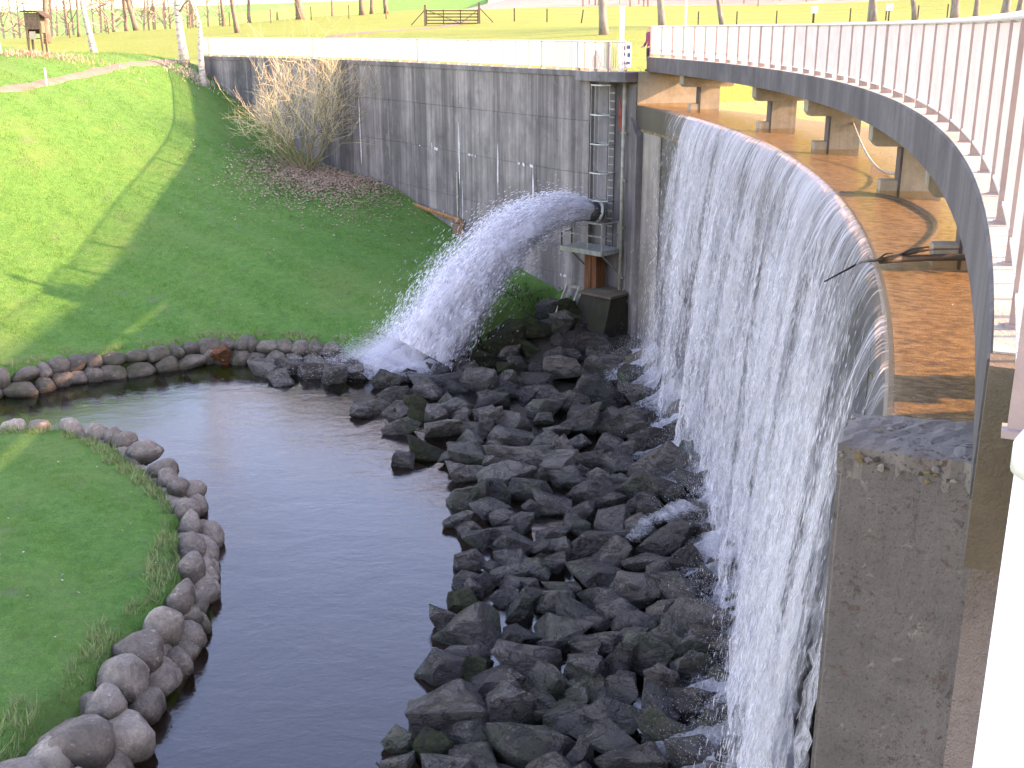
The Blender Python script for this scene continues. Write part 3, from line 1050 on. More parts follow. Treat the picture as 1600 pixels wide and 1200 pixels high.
r1 = thing('railing', 'white steel railing of upright flat bars along the downstream edge of the footbridge', 'railing', (6.8, 26, Z_DECK))
railing(r1, bridge_fr, RR * -0.414, RR * (T_B1 - 0.002), 1.2, Z_DECK, 285, top_r=0.032)


def bridge_up(s):
    t = s / (RD + 2.06)
    return arc(t, RD + 2.06), -Vector((math.cos(t), math.sin(t)))


r2 = thing('railing', 'farther white railing on the upstream edge of the footbridge, seen behind the nearer one', 'railing', (8.6, 26, Z_DECK))
railing(r2, bridge_up, (RD + 2.06) * -0.40, (RD + 2.06) * (T_B1 - 0.002), 1.2, Z_DECK, 0, bal=0.30)

# ------------------------------------------------------------------ wing wall
wing = thing('wing_wall', 'tall streaked grey concrete wing wall behind the water jet', 'wall', (-4, 55, 3))
fr = [wall_back(WALL_LEN * i / 60) for i in range(61)]
MB().sweep(fr, [(0.26, -0.8), (0.26, Z_WALL - 0.02), (0.72, Z_WALL - 0.02), (0.72, -0.8)]).build('core', 'core_concrete', wing)
S = {px: wall_s_of_px(px) for px in (320, 390, 470, 560, 645, 716, 838, 922)}
S_REC0 = S[922]                      # left side of the ladder recess
S_REC1 = 0.42                        # right side of it
LIFTS = [-0.8, 2.2, 4.4, 6.5, 8.55, Z_WALL - 0.03]
cols = [S[922], S[838], S[716], S[645], S[560], S[470], S[390], WALL_LEN]
for i in range(len(cols) - 1):
    a, b = cols[i] + 0.006, cols[i + 1] - 0.006
    m_ = max(2, int((b - a) / 0.8))
    for j in range(len(LIFTS) - 1):
        pr = random.uniform(-0.012, 0.012)
        f2 = [wall_back(a + (b - a) * k / m_) for k in range(m_ + 1)]
        z0, z1 = LIFTS[j] + 0.003, LIFTS[j + 1] - 0.003
        MB().sweep(f2, [(pr + 0.012, z0), (pr, z0 + 0.012), (pr, z1 - 0.012), (pr + 0.012, z1), (0.255, z1), (0.255, z0)]).build('panel', 'wall_concrete', wing)
# panel right of the recess, up against the weir
f2 = [wall_back(0.0), wall_back(S_REC1)]
MB().sweep(f2, [(-0.05, -0.8), (-0.05, 10.0), (0.255, 10.0), (0.255, -0.8)]).build('pilaster', 'wall_concrete', wing)
fr = [wall_back(S_REC0 + (WALL_LEN - S_REC0) * i / 60) for i in range(61)]
MB().sweep(fr, [(-0.06, Z_WALL - 0.20), (-0.06, Z_WALL), (0.80, Z_WALL), (0.80, Z_WALL - 0.20)]).build('coping', 'core_concrete', wing)
# lime runs and drip marks standing a little proud of the face
for px, z0, z1, w in ((558, 5.0, 8.6, 0.16), (716, 5.0, 7.9, 0.15), (719, 2.6, 5.2, 0.07), (777, 4.9, 7.2, 0.12), (833, 4.6, 6.45, 0.16), (672, 6.0, 6.75, 0.10), (838, 3.2, 4.6, 0.07)):
    s = wall_s_of_px(px)
    p, o = wall_back(s)
    d = Vector((-o.y, o.x))
    lm = MB()
    N = 7
    vs = []
    for k in range(N):
        f = k / (N - 1)
        ww = w * (0.15 + 0.85 * math.sin(math.pi * min(1, f * 1.0)) ** 0.8) * random.uniform(0.6, 1.2)
        z = z1 + (z0 - z1) * f
        for sg in (-1, 1):
            q = p + d * (sg * ww / 2 + random.uniform(-0.02, 0.02)) - o * 0.022
            vs.append((q.x, q.y, z))
    lm.add(vs, [(2 * k, 2 * k + 1, 2 * k + 3, 2 * k + 2) for k in range(N - 1)])
    lm.build('lime_streak', 'lime', wing)
for a, b, z in ((640, 690, 6.52), (716, 745, 6.52), (805, 836, 6.52), (848, 918, 2.21)):
    s0, s1 = wall_s_of_px(b), wall_s_of_px(a)
    for k in range(4):
        s = random.uniform(s0, s1)
        p, o = wall_back(s); d = Vector((-o.y, o.x))
        q = p - o * 0.022
        w = random.uniform(0.04, 0.16); hgt = random.uniform(0.02, 0.09)
        vs = []
        for a_ in np.linspace(0, math.tau, 9)[:-1]:
            f = random.uniform(0.55, 1.1)
            e = q + d * (math.cos(a_) * w * f)
            vs.append((e.x, e.y, z - hgt * 0.6 + math.sin(a_) * hgt * f))
        MB().add(vs, [tuple(range(8))]).build('lime_crust', 'lime', wing)
r3 = thing('railing', 'blown-out white railing along the top of the wing wall', 'railing', (-4, 55, Z_WALL))


def wall_fr(s):
    p, o = wall_back(s)
    return p + o * 0.06, o


railing(r3, wall_fr, S_REC0 + 0.1, WALL_LEN - 0.05, 1.0, Z_WALL, 285, bal=0.115, bmesh_=BAL_W)

# rounded lookout slab over the ladder recess
slab = thing('lookout_slab', 'rounded concrete lookout slab jutting out over the ladder recess', 'slab', (3.2, 44, Z_WALL))
pts = []
for i in range(13):
    f = i / 12
    s = S_REC0 + 0.6 + (0.02 - S_REC0 - 0.6) * f
    p, o = wall_back(s)
    pts.append(p - o * (0.75 * math.sin(math.pi * min(1.0, 0.06 + f * 0.62)) + 0.10))
back = [wall_back(S_REC0 + 0.6 + (0.02 - S_REC0 - 0.6) * i / 6)[0] + wall_back(S_REC0 + 0.6 + (0.02 - S_REC0 - 0.6) * i / 6)[1] * 0.7 for i in range(7)]
poly = [(p.x, p.y) for p in pts] + [(p.x, p.y) for p in back[::-1]]
MB().prism(poly, Z_WALL - 0.34, Z_WALL + 0.004).build('slab_body', 'core_concrete', slab)
r4 = thing('railing', 'short white railing curving round the lookout slab above the ladder', 'railing', (3.2, 44, Z_WALL))
_pl = [0.0]
for i in range(1, len(pts)):
    _pl.append(_pl[-1] + (pts[i] - pts[i - 1]).length)


def look_fr(s):
    s = max(0, min(_pl[-1], s))
    for i in range(1, len(pts)):
        if s <= _pl[i] + 1e-9:
            f = (s - _pl[i - 1]) / (_pl[i] - _pl[i - 1])
            d = (pts[i] - pts[i - 1]).normalized()
            n_ = Vector((d.y, -d.x))
            if n_.dot(Vector((1, 1))) < 0:
                n_ = -n_
            return pts[i - 1].lerp(pts[i], f) + n_ * 0.1, n_


railing(r4, look_fr, 0.05, _pl[-1] - 0.05, 0.85, Z_WALL, 60, bal=0.12)
# tall white post and notice cabinet where the two railings meet
p, o = wall_back(0.55)
q = p - o * 0.35
tag(MB().box((q.x, q.y, Z_WALL + 1.15), (0.16, 0.16, 2.28)).box((q.x, q.y, Z_WALL + 2.30), (0.2, 0.2, 0.05)).build('post', 'white_paint'), 'tall white square post at the corner of the lookout', 'post')
p, o = wall_back(0.25)
q = p - o * 0.42
nb = thing('notice_board', 'small white cabinet with blue panels beside the tall white post', 'notice board', (q.x, q.y, Z_WALL))
rz = math.atan2(o.x, -o.y) * 0 + R_(-12)
MB().box((q.x, q.y, Z_WALL + 0.62), (0.36, 0.14, 0.9), rz).build('cabinet', 'white_paint', nb)
for dx, dz, w, h in ((-0.10, 0.25, 0.10, 0.13), (0.06, 0.28, 0.14, 0.12), (-0.08, 0.03, 0.13, 0.10), (0.09, 0.0, 0.10, 0.14), (-0.1, -0.28, 0.12, 0.07), (0.06, -0.28, 0.14, 0.07)):
    MB().box((q.x + dx, q.y - 0.078 - dx * 0.2, Z_WALL + 0.62 + dz), (w, 0.012, h), rz).build('panel', 'sign_blue', nb)
MB().box((q.x, q.y, Z_WALL + 0.09), (0.08, 0.08, 0.16), rz).build('leg', 'white_paint', nb)

# ------------------------------------------------------------------ ladder, pipe, outlet, platform in the recess
s_l = wall_s_of_px(955)
p, o = wall_back(s_l)
d = Vector((-o.y, o.x))
if d.x < 0:
    d = -d


def rec(u, w, z):
    """recess frame: u metres to the right of the ladder, w metres out from the wall line, z height"""
    q = p + d * u - o * w
    return (q.x, q.y, z)


lad = thing('ladder', 'caged steel ladder running down the wall recess to the platform', 'ladder', rec(0, 0, 3.7))
for u in (-0.02, 0.30):
    MB().bar(rec(u, 0.02, 3.75), rec(u, 0.02, 10.0), 0.06).build('stile', 'steel_dark', lad)
for k in range(20):
    MB().bar(rec(-0.02, 0.02, 3.95 + k * 0.30), rec(0.30, 0.02, 3.95 + k * 0.30), 0.03).build('rung', 'galvanised', lad)
for u, w in ((-0.42, 0.15), (-0.42, 0.62), (-0.12, 0.75), (0.42, 0.55)):
    MB().bar(rec(u, w, 5.6), rec(u, w, 10.0), 0.045, 0.02).build('cage_bar', 'galvanised', lad)
for z in (5.6, 6.65, 7.75, 8.85, 9.95):
    MB().tube([rec(0.30, 0.02, z), rec(0.42, 0.3, z), rec(0.42, 0.55, z), rec(0.2, 0.75, z), rec(-0.12, 0.75, z), rec(-0.42, 0.62, z), rec(-0.42, 0.15, z), rec(-0.02, 0.02, z)], 0.035, 5).build('cage_hoop', 'galvanised', lad)
pipe = thing('drain_pipe', 'tall slim grey drain pipe beside the ladder recess', 'pipe', rec(0.85, 0.1, 1.9))
MB().tube([rec(0.86, 0.20, 1.9), rec(0.86, 0.20, 10.15)], 0.075, 10).build('pipe', 'pipe_paint', pipe, True)
for z in (2.6, 4.6, 6.4, 8.2):
    MB().box(rec(0.86, 0.10, z), (0.24, 0.24, 0.07), math.atan2(d.y, d.x)).build('bracket', 'pipe_paint', pipe)
MB().tube([rec(0.86, 0.20, 1.92), rec(0.86, 0.20, 2.0)], 0.19, 10).build('flange', 'galvanised', pipe)
tag(MB().prism([rec(0.46, 0.0, 0)[:2], rec(0.62, 0.0, 0)[:2], rec(0.62, 0.03, 0)[:2], rec(0.46, 0.03, 0)[:2]], [8.5, 8.1, 8.1, 8.5], [9.6, 9.0, 9.0, 9.6]).build('marker_plate', 'red_tag'), 'small faded red plate beside the ladder', 'plate')

plat = thing('platform', 'small steel access platform with guardrail under the outlet', 'platform', rec(0, 0.5, 3.6))
ZP = 3.75
rzp = math.atan2(d.y, d.x)
pc = rec(-0.35, 0.62, ZP - 0.03)
MB().box(pc, (2.1, 1.15, 0.05), rzp).build('floor_plate', 'galvanised', plat)
fc = [(-1.36, 1.17), (0.68, 1.17)]
for (ua, wa), (ub, wb) in (((-1.40, 1.20), (0.70, 1.20)), ((-1.40, 0.05), (-1.40, 1.20)), ((0.70, 0.05), (0.70, 1.20))):
    MB().bar(rec(ua, wa, ZP - 0.10), rec(ub, wb, ZP - 0.10), 0.06, 0.17).build('edge_beam', 'galvanised', plat)
for u, w in ((-1.37, 1.16), (-0.70, 1.16), (-0.05, 1.16), (0.67, 1.16), (0.67, 0.15), (-1.37, 0.55)):
    MB().bar(rec(u, w, ZP), rec(u, w, ZP + 1.05), 0.05).build('guard_post', 'pipe_paint' if u > -1.3 else 'steel_dark', plat)
for z in (0.55, 1.05):
    for (ua, wa), (ub, wb) in (((-1.37, 1.16), (0.67, 1.16)), ((0.67, 1.16), (0.67, 0.15)), ((-1.37, 1.16), (-1.37, 0.55))):
        MB().bar(rec(ua, wa, ZP + z), rec(ub, wb, ZP + z), 0.045).build('guard_rail', 'galvanised', plat)
for u in (-1.1, 0.5):
    MB().bar(rec(u, 1.0, ZP - 0.15), rec(u, 0.0, ZP - 0.95), 0.06).build('brace', 'galvanised', plat)

NZ = Vector(rec(-0.55, 0.55, 5.15))
JD = Vector((-0.86, -0.51, 0.0)).normalized()
noz = thing('outlet_pipe', 'dark flanged outlet nozzle on the wall that the water jet leaves', 'pipe', tuple(NZ))
b0 = NZ - JD * 0.75 - Vector((0, 0, 0.16))
MB().tube([NZ - JD * 0.55 + Vector((0, 0, -0.12)), NZ + JD * 0.05], 0.40, 18).build('nozzle', 'steel_dark', noz, True)
MB().tube([NZ - JD * 0.42 + Vector((0, 0, -0.10)), NZ - JD * 0.34 + Vector((0, 0, -0.08))], 0.52, 18).build('flange', 'galvanised', noz, True)
MB().tube([NZ - JD * 0.55 + Vector((0, 0, -0.12)), NZ - JD * 0.95 + Vector((0.1, 0.25, -0.12)), NZ - JD * 0.95 + Vector((0.4, 1.0, -0.12))], 0.36, 14).build('elbow', 'pipe_paint', noz, True)
for k in range(10):
    a = k * math.tau / 10
    side = JD.cross(Vector((0, 0, 1)))
    q = NZ - JD * 0.33 + Vector((0, 0, -0.08)) + side * (0.46 * math.cos(a)) + Vector((0, 0, 0.46 * math.sin(a)))
    MB().tube([q, q + JD * 0.06], 0.035, 6).build('bolt', 'steel_dark', noz)

tag(MB().prism([rec(-0.62, 0.02, 0)[:2], rec(-0.02, 0.02, 0)[:2], rec(-0.02, 0.62, 0)[:2], rec(-0.62, 0.62, 0)[:2]], 1.2, ZP - 0.19).box(rec(-0.32, 0.645, 2.4), (0.10, 0.04, 2.3), rzp).build('column', 'rust'), 'rust-stained brown steel column under the access platform', 'column')

but = thing('buttress', 'dark wet concrete block with sloping face at the foot of the recess', 'block', rec(0.4, 0.8, 0))


def bq(lst, z):
    return [rec(u, w, z) for u, w in lst]


lo = bq([(-0.55, 2.3), (1.45, 2.3), (1.45, 0.02), (-0.55, 0.02)], -0.7)
hi = bq([(-0.15, 1.35), (1.35, 1.35), (1.35, 0.02), (-0.15, 0.02)], 2.0)
MB().add(lo + hi, [(3, 2, 1, 0), (4, 5, 6, 7), (0, 1, 5, 4), (1, 2, 6, 5), (2, 3, 7, 6), (3, 0, 4, 7)]).build('block', 'buttress_concrete', but)
t2 = bq([(-0.22, 1.42), (1.40, 1.42), (1.40, 0.0), (-0.22, 0.0)], 2.002)
t3 = bq([(-0.22, 1.42), (1.40, 1.42), (1.40, 0.0), (-0.22, 0.0)], 2.10)
MB().add(t2 + t3, [(3, 2, 1, 0), (4, 5, 6, 7), (0, 1, 5, 4), (1, 2, 6, 5), (2, 3, 7, 6), (3, 0, 4, 7)]).build('cap', 'ledge_concrete', but)
fl = thing('sluice_frame', 'sloping grey steel channel frame leaning against the dark block', 'frame', rec(-0.6, 1.4, 0))
for u in (-0.90, -0.25):
    MB().bar(rec(u, 1.30, 2.25), rec(u - 0.42, 2.35, -0.4), 0.10, 0.12).build('channel', 'pipe_paint', fl)
MB().bar(rec(-0.90, 1.30, 2.2), rec(-0.25, 1.30, 2.2), 0.10).build('crossbar', 'pipe_paint', fl)
MB().bar(rec(-1.22, 2.10, 0.25), rec(-0.57, 2.10, 0.25), 0.30, 0.10).build('sill_plate', 'rust_light', fl)

# rusty drain along the wall foot
rp = thing('drain_gutter', 'rusty gutter along the wall foot ending in a short downpipe', 'gutter', (-3, 54, 3))
sa_, sb_ = wall_s_of_px(722), wall_s_of_px(640)


def gpt(s, off, dz):
    pp, oo = wall_back(s)
    q = pp - oo * off
    return Vector((q.x, q.y, dz))


za = aty(722, 345, gpt(sa_, 0.3, 0).y).z; zb = aty(642, 318, gpt(sb_, 0.3, 0).y).z
MB().tube([gpt(sa_ + (sb_ - sa_) * k / 6, 0.22, za + (zb - za) * k / 6) for k in range(7)], 0.11, 6).build('gutter', 'rust_light', rp)
MB().tube([gpt(sa_, 0.22, za), gpt(sa_ - 0.12, 0.22, za - 0.12), gpt(sa_ - 0.14, 0.22, za - 1.25)], 0.09, 8).build('downpipe', 'rust_light', rp)
q = gpt(sa_ + 0.25, 0.25, za - 0.65)
MB().box(tuple(q), (0.5, 0.22, 1.0), math.atan2(d.y, d.x)).build('block', 'timber', rp)
tag(MB().tube([gpt(wall_s_of_px(713), 0.06, 2.2), gpt(wall_s_of_px(713), 0.06, 5.6)], 0.05, 6).build('conduit', 'galvanised'), 'thin pale vertical conduit on the wing wall above the gutter', 'conduit')

# ------------------------------------------------------------------ near abutment
A_fl, A_fr, A_nl, A_nr = (atz(1336, 644, 9.42), atz(1530, 657, 9.42), atz(1311, 692, 9.42), atz(1527, 724, 9.42))
nab = thing('abutment', 'square lichen-spotted concrete pier beside the near end of the waterfall', 'pier', (2.7, 7.4, 0))
bl = [(A_nl.x, A_nl.y), (A_nr.x + 0.9, A_nr.y - 0.36), (A_fr.x + 0.9, A_fr.y - 0.2), (A_fl.x, A_fl.y)]
bm = bmesh.new()
me = MB().prism(bl, -1.0, 9.36).mesh('body', tuple(nab.location))
bm.from_mesh(me)
bmesh.ops.bevel(bm, geom=[e for e in bm.edges if max(v.co.z for v in e.verts) > 9], offset=0.035, segments=3, affect='EDGES')
bm.to_mesh(me); bm.free()
link('body', me, 'abutment_concrete', nab)
# weathered top skin, uneven at its edge
bm = bmesh.new()
N = 26
c4 = [Vector((x, y, 9.36)) for x, y in bl]
ctr = sum(c4, Vector()) / 4
grid = []
for j in range(9):
    row = []
    for i in range(N + 1):
        a = c4[0].lerp(c4[1], i / N); b = c4[3].lerp(c4[2], i / N)
        q = a.lerp(b, j / 8)
        edge = min(i, N - i, j * 2, (8 - j) * 2)
        e = 0.022 if edge == 0 else 0.0
        q += (q - ctr).normalized() * (e * random.uniform(-0.6, 0.9))
        q.z = 9.365 + (0.060 + random.uniform(-0.010, 0.010) - (0.018 if edge == 0 else 0))
        row.append(bm.verts.new(q - nab.location))
    grid.append(row)
for j in range(8):
    for i in range(N):
        bm.faces.new((grid[j][i], grid[j][i + 1], grid[j + 1][i + 1], grid[j + 1][i]))
bm.normal_update()
ret = bmesh.ops.extrude_face_region(bm, geom=bm.faces[:])
for v in [g for g in ret['geom'] if isinstance(g, bmesh.types.BMVert)]:
    v.co.z = 9.30 - random.uniform(0.0, 0.13)
bmesh.ops.recalc_face_normals(bm, faces=bm.faces[:])
me = bpy.data.meshes.new('top_crust'); bm.to_mesh(me); bm.free()
link('top_crust', me, 'abutment_top', nab)
# lichen crusts on the upper edge of the front face and on the top
fd = (c4[1] - c4[0]).normalized()
fn = Vector((fd.y, -fd.x, 0))
if fn.y > 0:
    fn = -fn
for k in range(46):
    on_top = k >= 32
    u = random.uniform(0.0, 1.0) if on_top else random.uniform(0, 0.95) ** 1.2
    rx = random.uniform(0.010, 0.04); ry = rx * random.uniform(0.6, 1.1)
    if on_top:
        q = c4[0].lerp(c4[1], u).lerp(c4[3].lerp(c4[2], u), random.uniform(0.08, 0.9)); q.z = 9.4375
        ax, ay, nn = fd, Vector((-fd.y, fd.x, 0)), Vector((0, 0, 1))
    else:
        q = c4[0].lerp(c4[1], u) + fn * 0.022
        q.z = 9.37 - abs(random.gauss(0, 0.07))
        ax, ay, nn = fd, Vector((0, 0, 1)), fn
    vs = [q + nn * 0.004]
    for a_ in np.linspace(0, math.tau, 13)[:-1]:
        f = random.uniform(0.55, 1.15)
        vs.append(q + ax * (math.cos(a_) * rx * f) + ay * (math.sin(a_) * ry * f))
    MB().add(vs, [(0, 1 + i, 1 + (i + 1) % 12) for i in range(12)]).build('lichen', random.choice(['lichen', 'lichen', 'rough_concrete', 'lichen_dark', 'lichen_ochre']), nab)

MB().prism([(3.32, 6.60), (3.32, 4.4), (6, 1), (9, 6), (6.5, 8.0), (4.1, 7.45)], -1.0, 10.44).build('shoulder', 'abutment_concrete', nab)
end = thing('bridge_abutment', 'brown stained concrete end block under the near end of the railing', 'block', (1.6, 3.4, 9))
e_l = arc(-0.405, RD - 0.02); e_r = arc(-0.405, RD + 0.5)
q0, q1 = atz(1546, 574, Z_DECK), atz(1600, 582, Z_DECK)
MB().prism([(q0.x, q0.y), (q1.x + 0.6, q1.y - 0.3), (q1.x + 1.3, q1.y + 1.2), (q0.x + 0.32, q0.y + 0.75)], 10.27, Z_DECK + 0.005).build('end_block', 'ledge_concrete', end)
w0, w1 = atz(1522, 832, 10.28), atz(1560, 830, 10.28)
MB().prism([(w0.x, w0.y), (w1.x + 0.5, w1.y - 0.12), (w1.x + 0.9, w1.y + 0.6), (w0.x + 0.35, w0.y + 0.75)], 5.0, 10.262).build('wall_stub', 'rough_concrete', end)
wp = thing('white_post', 'close white painted post with rounded cap at the right edge', 'post', (0.68, 1.32, 9))
c0 = aty(1662, 735, 1.36)
MB().tube([(c0.x, c0.y, 9.0), (c0.x, c0.y, c0.z)], 0.058, 28).build('shaft', 'white_paint', wp, True)
MB().tube([(c0.x, c0.y, c0.z - 0.006), (c0.x, c0.y, c0.z + 0.030), (c0.x, c0.y, c0.z + 0.045), (c0.x, c0.y, c0.z + 0.052)], [0.064, 0.064, 0.055, 0.03], 28).build('cap', 'white_paint', wp, True)

# ------------------------------------------------------------------ boulders
def rock_mesh(name, seed, kind='angular'):
    r = random.Random(seed)
    bm = bmesh.new()
    if kind == 'angular':
        n = r.randint(9, 14)
        for _ in range(n):
            v = Vector((r.gauss(0, 1), r.gauss(0, 1), r.gauss(0, 1))).normalized()
            k = max(abs(v.x), abs(v.y), abs(v.z))
            v = v * (0.45 + 0.55 / k) * r.uniform(0.82, 1.05) * 0.62
            bm.verts.new(v)
        # broken slab planes
        for q in ((1, 0.2), (-1, 0.2)):
            bm.verts.new((q[0] * 0.8 * r.uniform(0.7, 1), r.uniform(-0.5, 0.5), r.uniform(-0.4, 0.5)))
    else:
        for _ in range(r.randint(13, 20)):
            v = Vector((r.gauss(0, 1), r.gauss(0, 1), r.gauss(0, 1))).normalized()
            bm.verts.new(v * r.uniform(0.78, 1.0))
    res = bmesh.ops.convex_hull(bm, input=bm.verts[:])
    bmesh.ops.delete(bm, geom=[g for g in res['geom_interior'] if isinstance(g, bmesh.types.BMVert)], context='VERTS')
    bmesh.ops.dissolve_limit(bm, angle_limit=R_(16), verts=bm.verts[:], edges=bm.edges[:])
    if kind == 'angular':
        bmesh.ops.bevel(bm, geom=bm.edges[:] + bm.verts[:], offset=0.028, segments=1, affect='EDGES', clamp_overlap=True)
        bmesh.ops.triangulate(bm, faces=bm.faces[:])
        for _ in range(2):
            bmesh.ops.subdivide_edges(bm, edges=[e for e in bm.edges if e.calc_length() > 0.16], cuts=1, use_grid_fill=True)
            bmesh.ops.triangulate(bm, faces=[f for f in bm.faces if len(f.verts) > 3])
        bm.normal_update()
        off = Vector((seed * 3.1, seed * 1.7, seed * 0.9))
        for v in bm.verts:
            nz = mnoise.fractal(v.co * 1.7 + off, 0.9, 2.1, 4)
            stp = abs(mnoise.noise(v.co * 2.6 + off * 2)) ** 0.5
            v.co += v.normal * (nz * 0.055 - stp * 0.05)
    else:
        bmesh.ops.triangulate(bm, faces=bm.faces[:])
        bmesh.ops.subdivide_edges(bm, edges=bm.edges[:], cuts=1, smooth=0.55)
        bmesh.ops.subdivide_edges(bm, edges=bm.edges[:], cuts=1, smooth=0.8)
        off = Vector((seed * 2.3, seed * 1.1, seed))
        bm.normal_update()
        for v in bm.verts:
            v.co += v.normal * (mnoise.fractal(v.co * 1.3 + off, 0.9, 2.1, 4) * 0.09)
    bmesh.ops.triangulate(bm, faces=bm.faces[:])
    # unit box
    mn = [min(v.co[i] for v in bm.verts) for i in range(3)]; mxx = [max(v.co[i] for v in bm.verts) for i in range(3)]
    for v in bm.verts:
        for i in range(3):
            v.co[i] = (v.co[i] - mn[i]) / (mxx[i] - mn[i]) - 0.5
    bmesh.ops.recalc_face_normals(bm, faces=bm.faces[:])
    me = bpy.data.meshes.new(name)
    bm.to_mesh(me); bm.free()
    me.polygons.foreach_set('use_smooth', [True] * len(me.polygons))
    me.set_sharp_from_angle(angle=R_(24 if kind == 'angular' else 50))
    return me


def mesh_set(n, kind, mats, seed):
    out = {}
    for mt in mats:
        out[mt] = []
        for i in range(n):
            me = rock_mesh('boulder', seed + i, kind)
            me.materials.append(M[mt])
            out[mt].append(me)
    return out


ANG = mesh_set(26, 'angular', ['wet_rock', 'dry_rock', 'mossy_rock', 'ochre_rock'], 100)
RND = mesh_set(14, 'round', ['edging_rock', 'bank_rock', 'ochre_rock'], 500)


def depth_of(v):
    return (v - Vector((0, 0, H))).dot(_fw)


ROCKS = """400 531 38 18;447 523 30 20;458 508 18 14;478 511 26 14;497 523 40 24;425 545 48 24;385 548 30 22;420 556 62 30;492 556 32 18;415 578 52 34;437 592 40 24;457 574 40 30;495 578 56 30;523 590 32 30;545 582 40 32;565 577 40 30;604 596 36 28;672 578 46 30;725 576 30 26;690 599 72 26;668 611 40 20;637 590 26 22;617 617 40 26;590 635 34 22;562 643 32 20;622 640 54 24;652 644 60 32;682 650 34 30;712 640 46 30;632 668 46 20;697 671 56 32;722 662 30 22;748 668 40 26;662 704 50 12;730 736 52 26
860 480 44 24;838 476 26 16;880 540 40 30;895 553 26 14;884 574 52 26;843 572 30 28;868 560 32 26;748 600 52 38;795 597 30 32;945 573 58 38;990 588 46 26;985 610 36 20;1040 606 36 38;930 612 70 26;886 627 52 24;848 616 40 24;790 612 36 20;832 600 50 18;820 616 36 20;770 626 44 24;850 640 46 32;902 626 42 22;905 660 70 30;962 660 70 34;870 676 32 22;912 644 42 22;800 662 60 30;770 655 36 30;738 677 38 30;800 685 64 18;848 688 36 24;878 706 36 36;955 695 42 26;960 725 58 38;1022 690 66 42;1038 732 84 44;925 716 50 32;820 708 90 24;735 712 62 34;770 722 30 28;792 746 74 40;842 724 34 24;872 726 62 20;990 650 40 26;1000 670 36 24;905 690 40 22;985 705 40 30;1060 650 40 36
725 780 46 36;755 774 34 42;775 775 38 42;715 813 40 24;731 827 44 26;746 841 46 34;766 798 48 26;785 811 36 28;808 819 38 36;830 768 62 24;862 787 52 30;842 742 40 22;890 745 52 26;930 771 62 42;912 738 32 26;956 785 32 26;985 790 40 34;1015 760 72 62;865 852 42 32;805 849 62 22;845 858 42 28;865 834 52 20;800 882 54 44;845 873 26 20;890 866 32 36;930 850 84 26;942 872 88 38;932 900 68 46;765 886 26 20;757 912 42 32;740 922 30 38;790 902 44 40;852 930 62 36;810 949 46 44;880 920 46 30;930 932 46 32;900 962 64 42;750 987 100 64;702 968 42 42;872 987 74 42;966 956 54 42;990 920 74 42;905 800 46 30;960 815 50 34;900 825 40 24;1000 820 50 36
1040 846 100 50;1075 881 50 50;1065 926 56 48;1112 906 40 32;1092 970 104 62;1131 863 28 28;1022 906 64 28;1005 882 50 30;1005 1020 70 60;1040 1010 60 50
690 1046 62 50;740 1050 54 44;780 1070 70 40;820 1032 94 54;856 1066 68 56;710 1112 122 62;800 1112 64 74;851 1112 44 30;836 1166 124 64;900 1092 50 36;915 1056 60 60;962 1040 44 60;966 1078 64 40;896 1122 70 40;962 1117 74 44;952 1157 74 52;620 1162 44 40;672 1176 70 54;736 1156 74 60;622 1192 50 30;746 1195 84 40;906 1186 40 52;972 1192 64 44;1045 1062 64 50;1090 1040 60 44;1032 1100 60 42;1082 1092 62 52;1132 1062 54 42;1040 1140 72 52;1110 1132 62 52;1152 1112 62 42;1082 1182 72 52;1152 1182 72 52;1015 1186 60 44;1200 1150 60 50;1190 1200 60 50;700 1222 80 50;800 1226 80 50;880 1232 70 50;640 1232 60 40;1060 1232 80 50;960 1238 80 50;1140 1232 70 50
905 512 44 30;880 500 36 24;925 536 50 30;900 536 40 26;945 549 40 24;870 520 36 26;1002 566 50 30;1030 576 46 30;1012 549 32 22;960 560 40 26;1105 1002 60 40;1140 1010 56 40;1170 1040 50 40;950 1000 60 44;920 1010 56 40;1060 985 50 36;1090 800 60 40;1110 830 50 36;1080 760 50 36;1075 710 50 36;1060 680 44 32"""

SPECIAL = {(945, 573): 'rounded dark boulder right under the sloping concrete block', (1040, 846): 'broad brown wedge boulder that the fall splashes over',
           (750, 987): 'large knobbly boulder on the pool edge at the lower middle', (836, 1166): 'widest flat-topped boulder near the bottom edge',
           (710, 1112): 'big sloping grey boulder with a mossy end by the pool', (884, 574): 'long pale slab leaning below the mossy mound',
           (845, 873): 'small bright green moss-covered stone among dark boulders', (1015, 760): 'large rippled layered boulder close to the waterfall',
           (1092, 970): 'broad smooth brown slab wetted at the foot of the fall', (672, 578): 'dark pointed rock in the splash of the water jet',
           (820, 708): 'long flat tan slab lying across the middle of the rocks', (962, 660): 'long tilted purplish slab below the concrete block',
           (820, 1032): 'tan-faced triangular boulder leaning left near the bottom', (895, 553): 'small reddish flat stone beside the sluice frame'}


def rock_zone(px, py):
    if px < 600 and py < 660:
        return 'grey angular boulder in the bank heap left of the water jet', 'boulders left of the jet', 'dry_rock'
    if py < 640 and px < 780:
        return 'dark wet boulder around the landing of the water jet', 'boulders under the jet', 'wet_rock'
    if px > 1040 and py < 1150:
        return 'wet boulder hemmed in spray at the waterfall foot', 'boulders at the waterfall foot', 'wet_rock'
    if py < 640:
        return 'dark boulder piled in front of the concrete block', 'boulders by the concrete block', 'wet_rock'
    if py < 760:
        return 'tan grey flat-sided boulder on the far part of the rock apron', 'boulders of the far apron', 'dry_rock'
    if py < 960:
        return 'dark angular boulder on the middle part of the rock apron', 'boulders of the middle apron', 'wet_rock'
    return 'dark angular boulder on the nearest part of the rock apron', 'boulders of the near apron', 'wet_rock'


placed = []
LABEL_ME = []


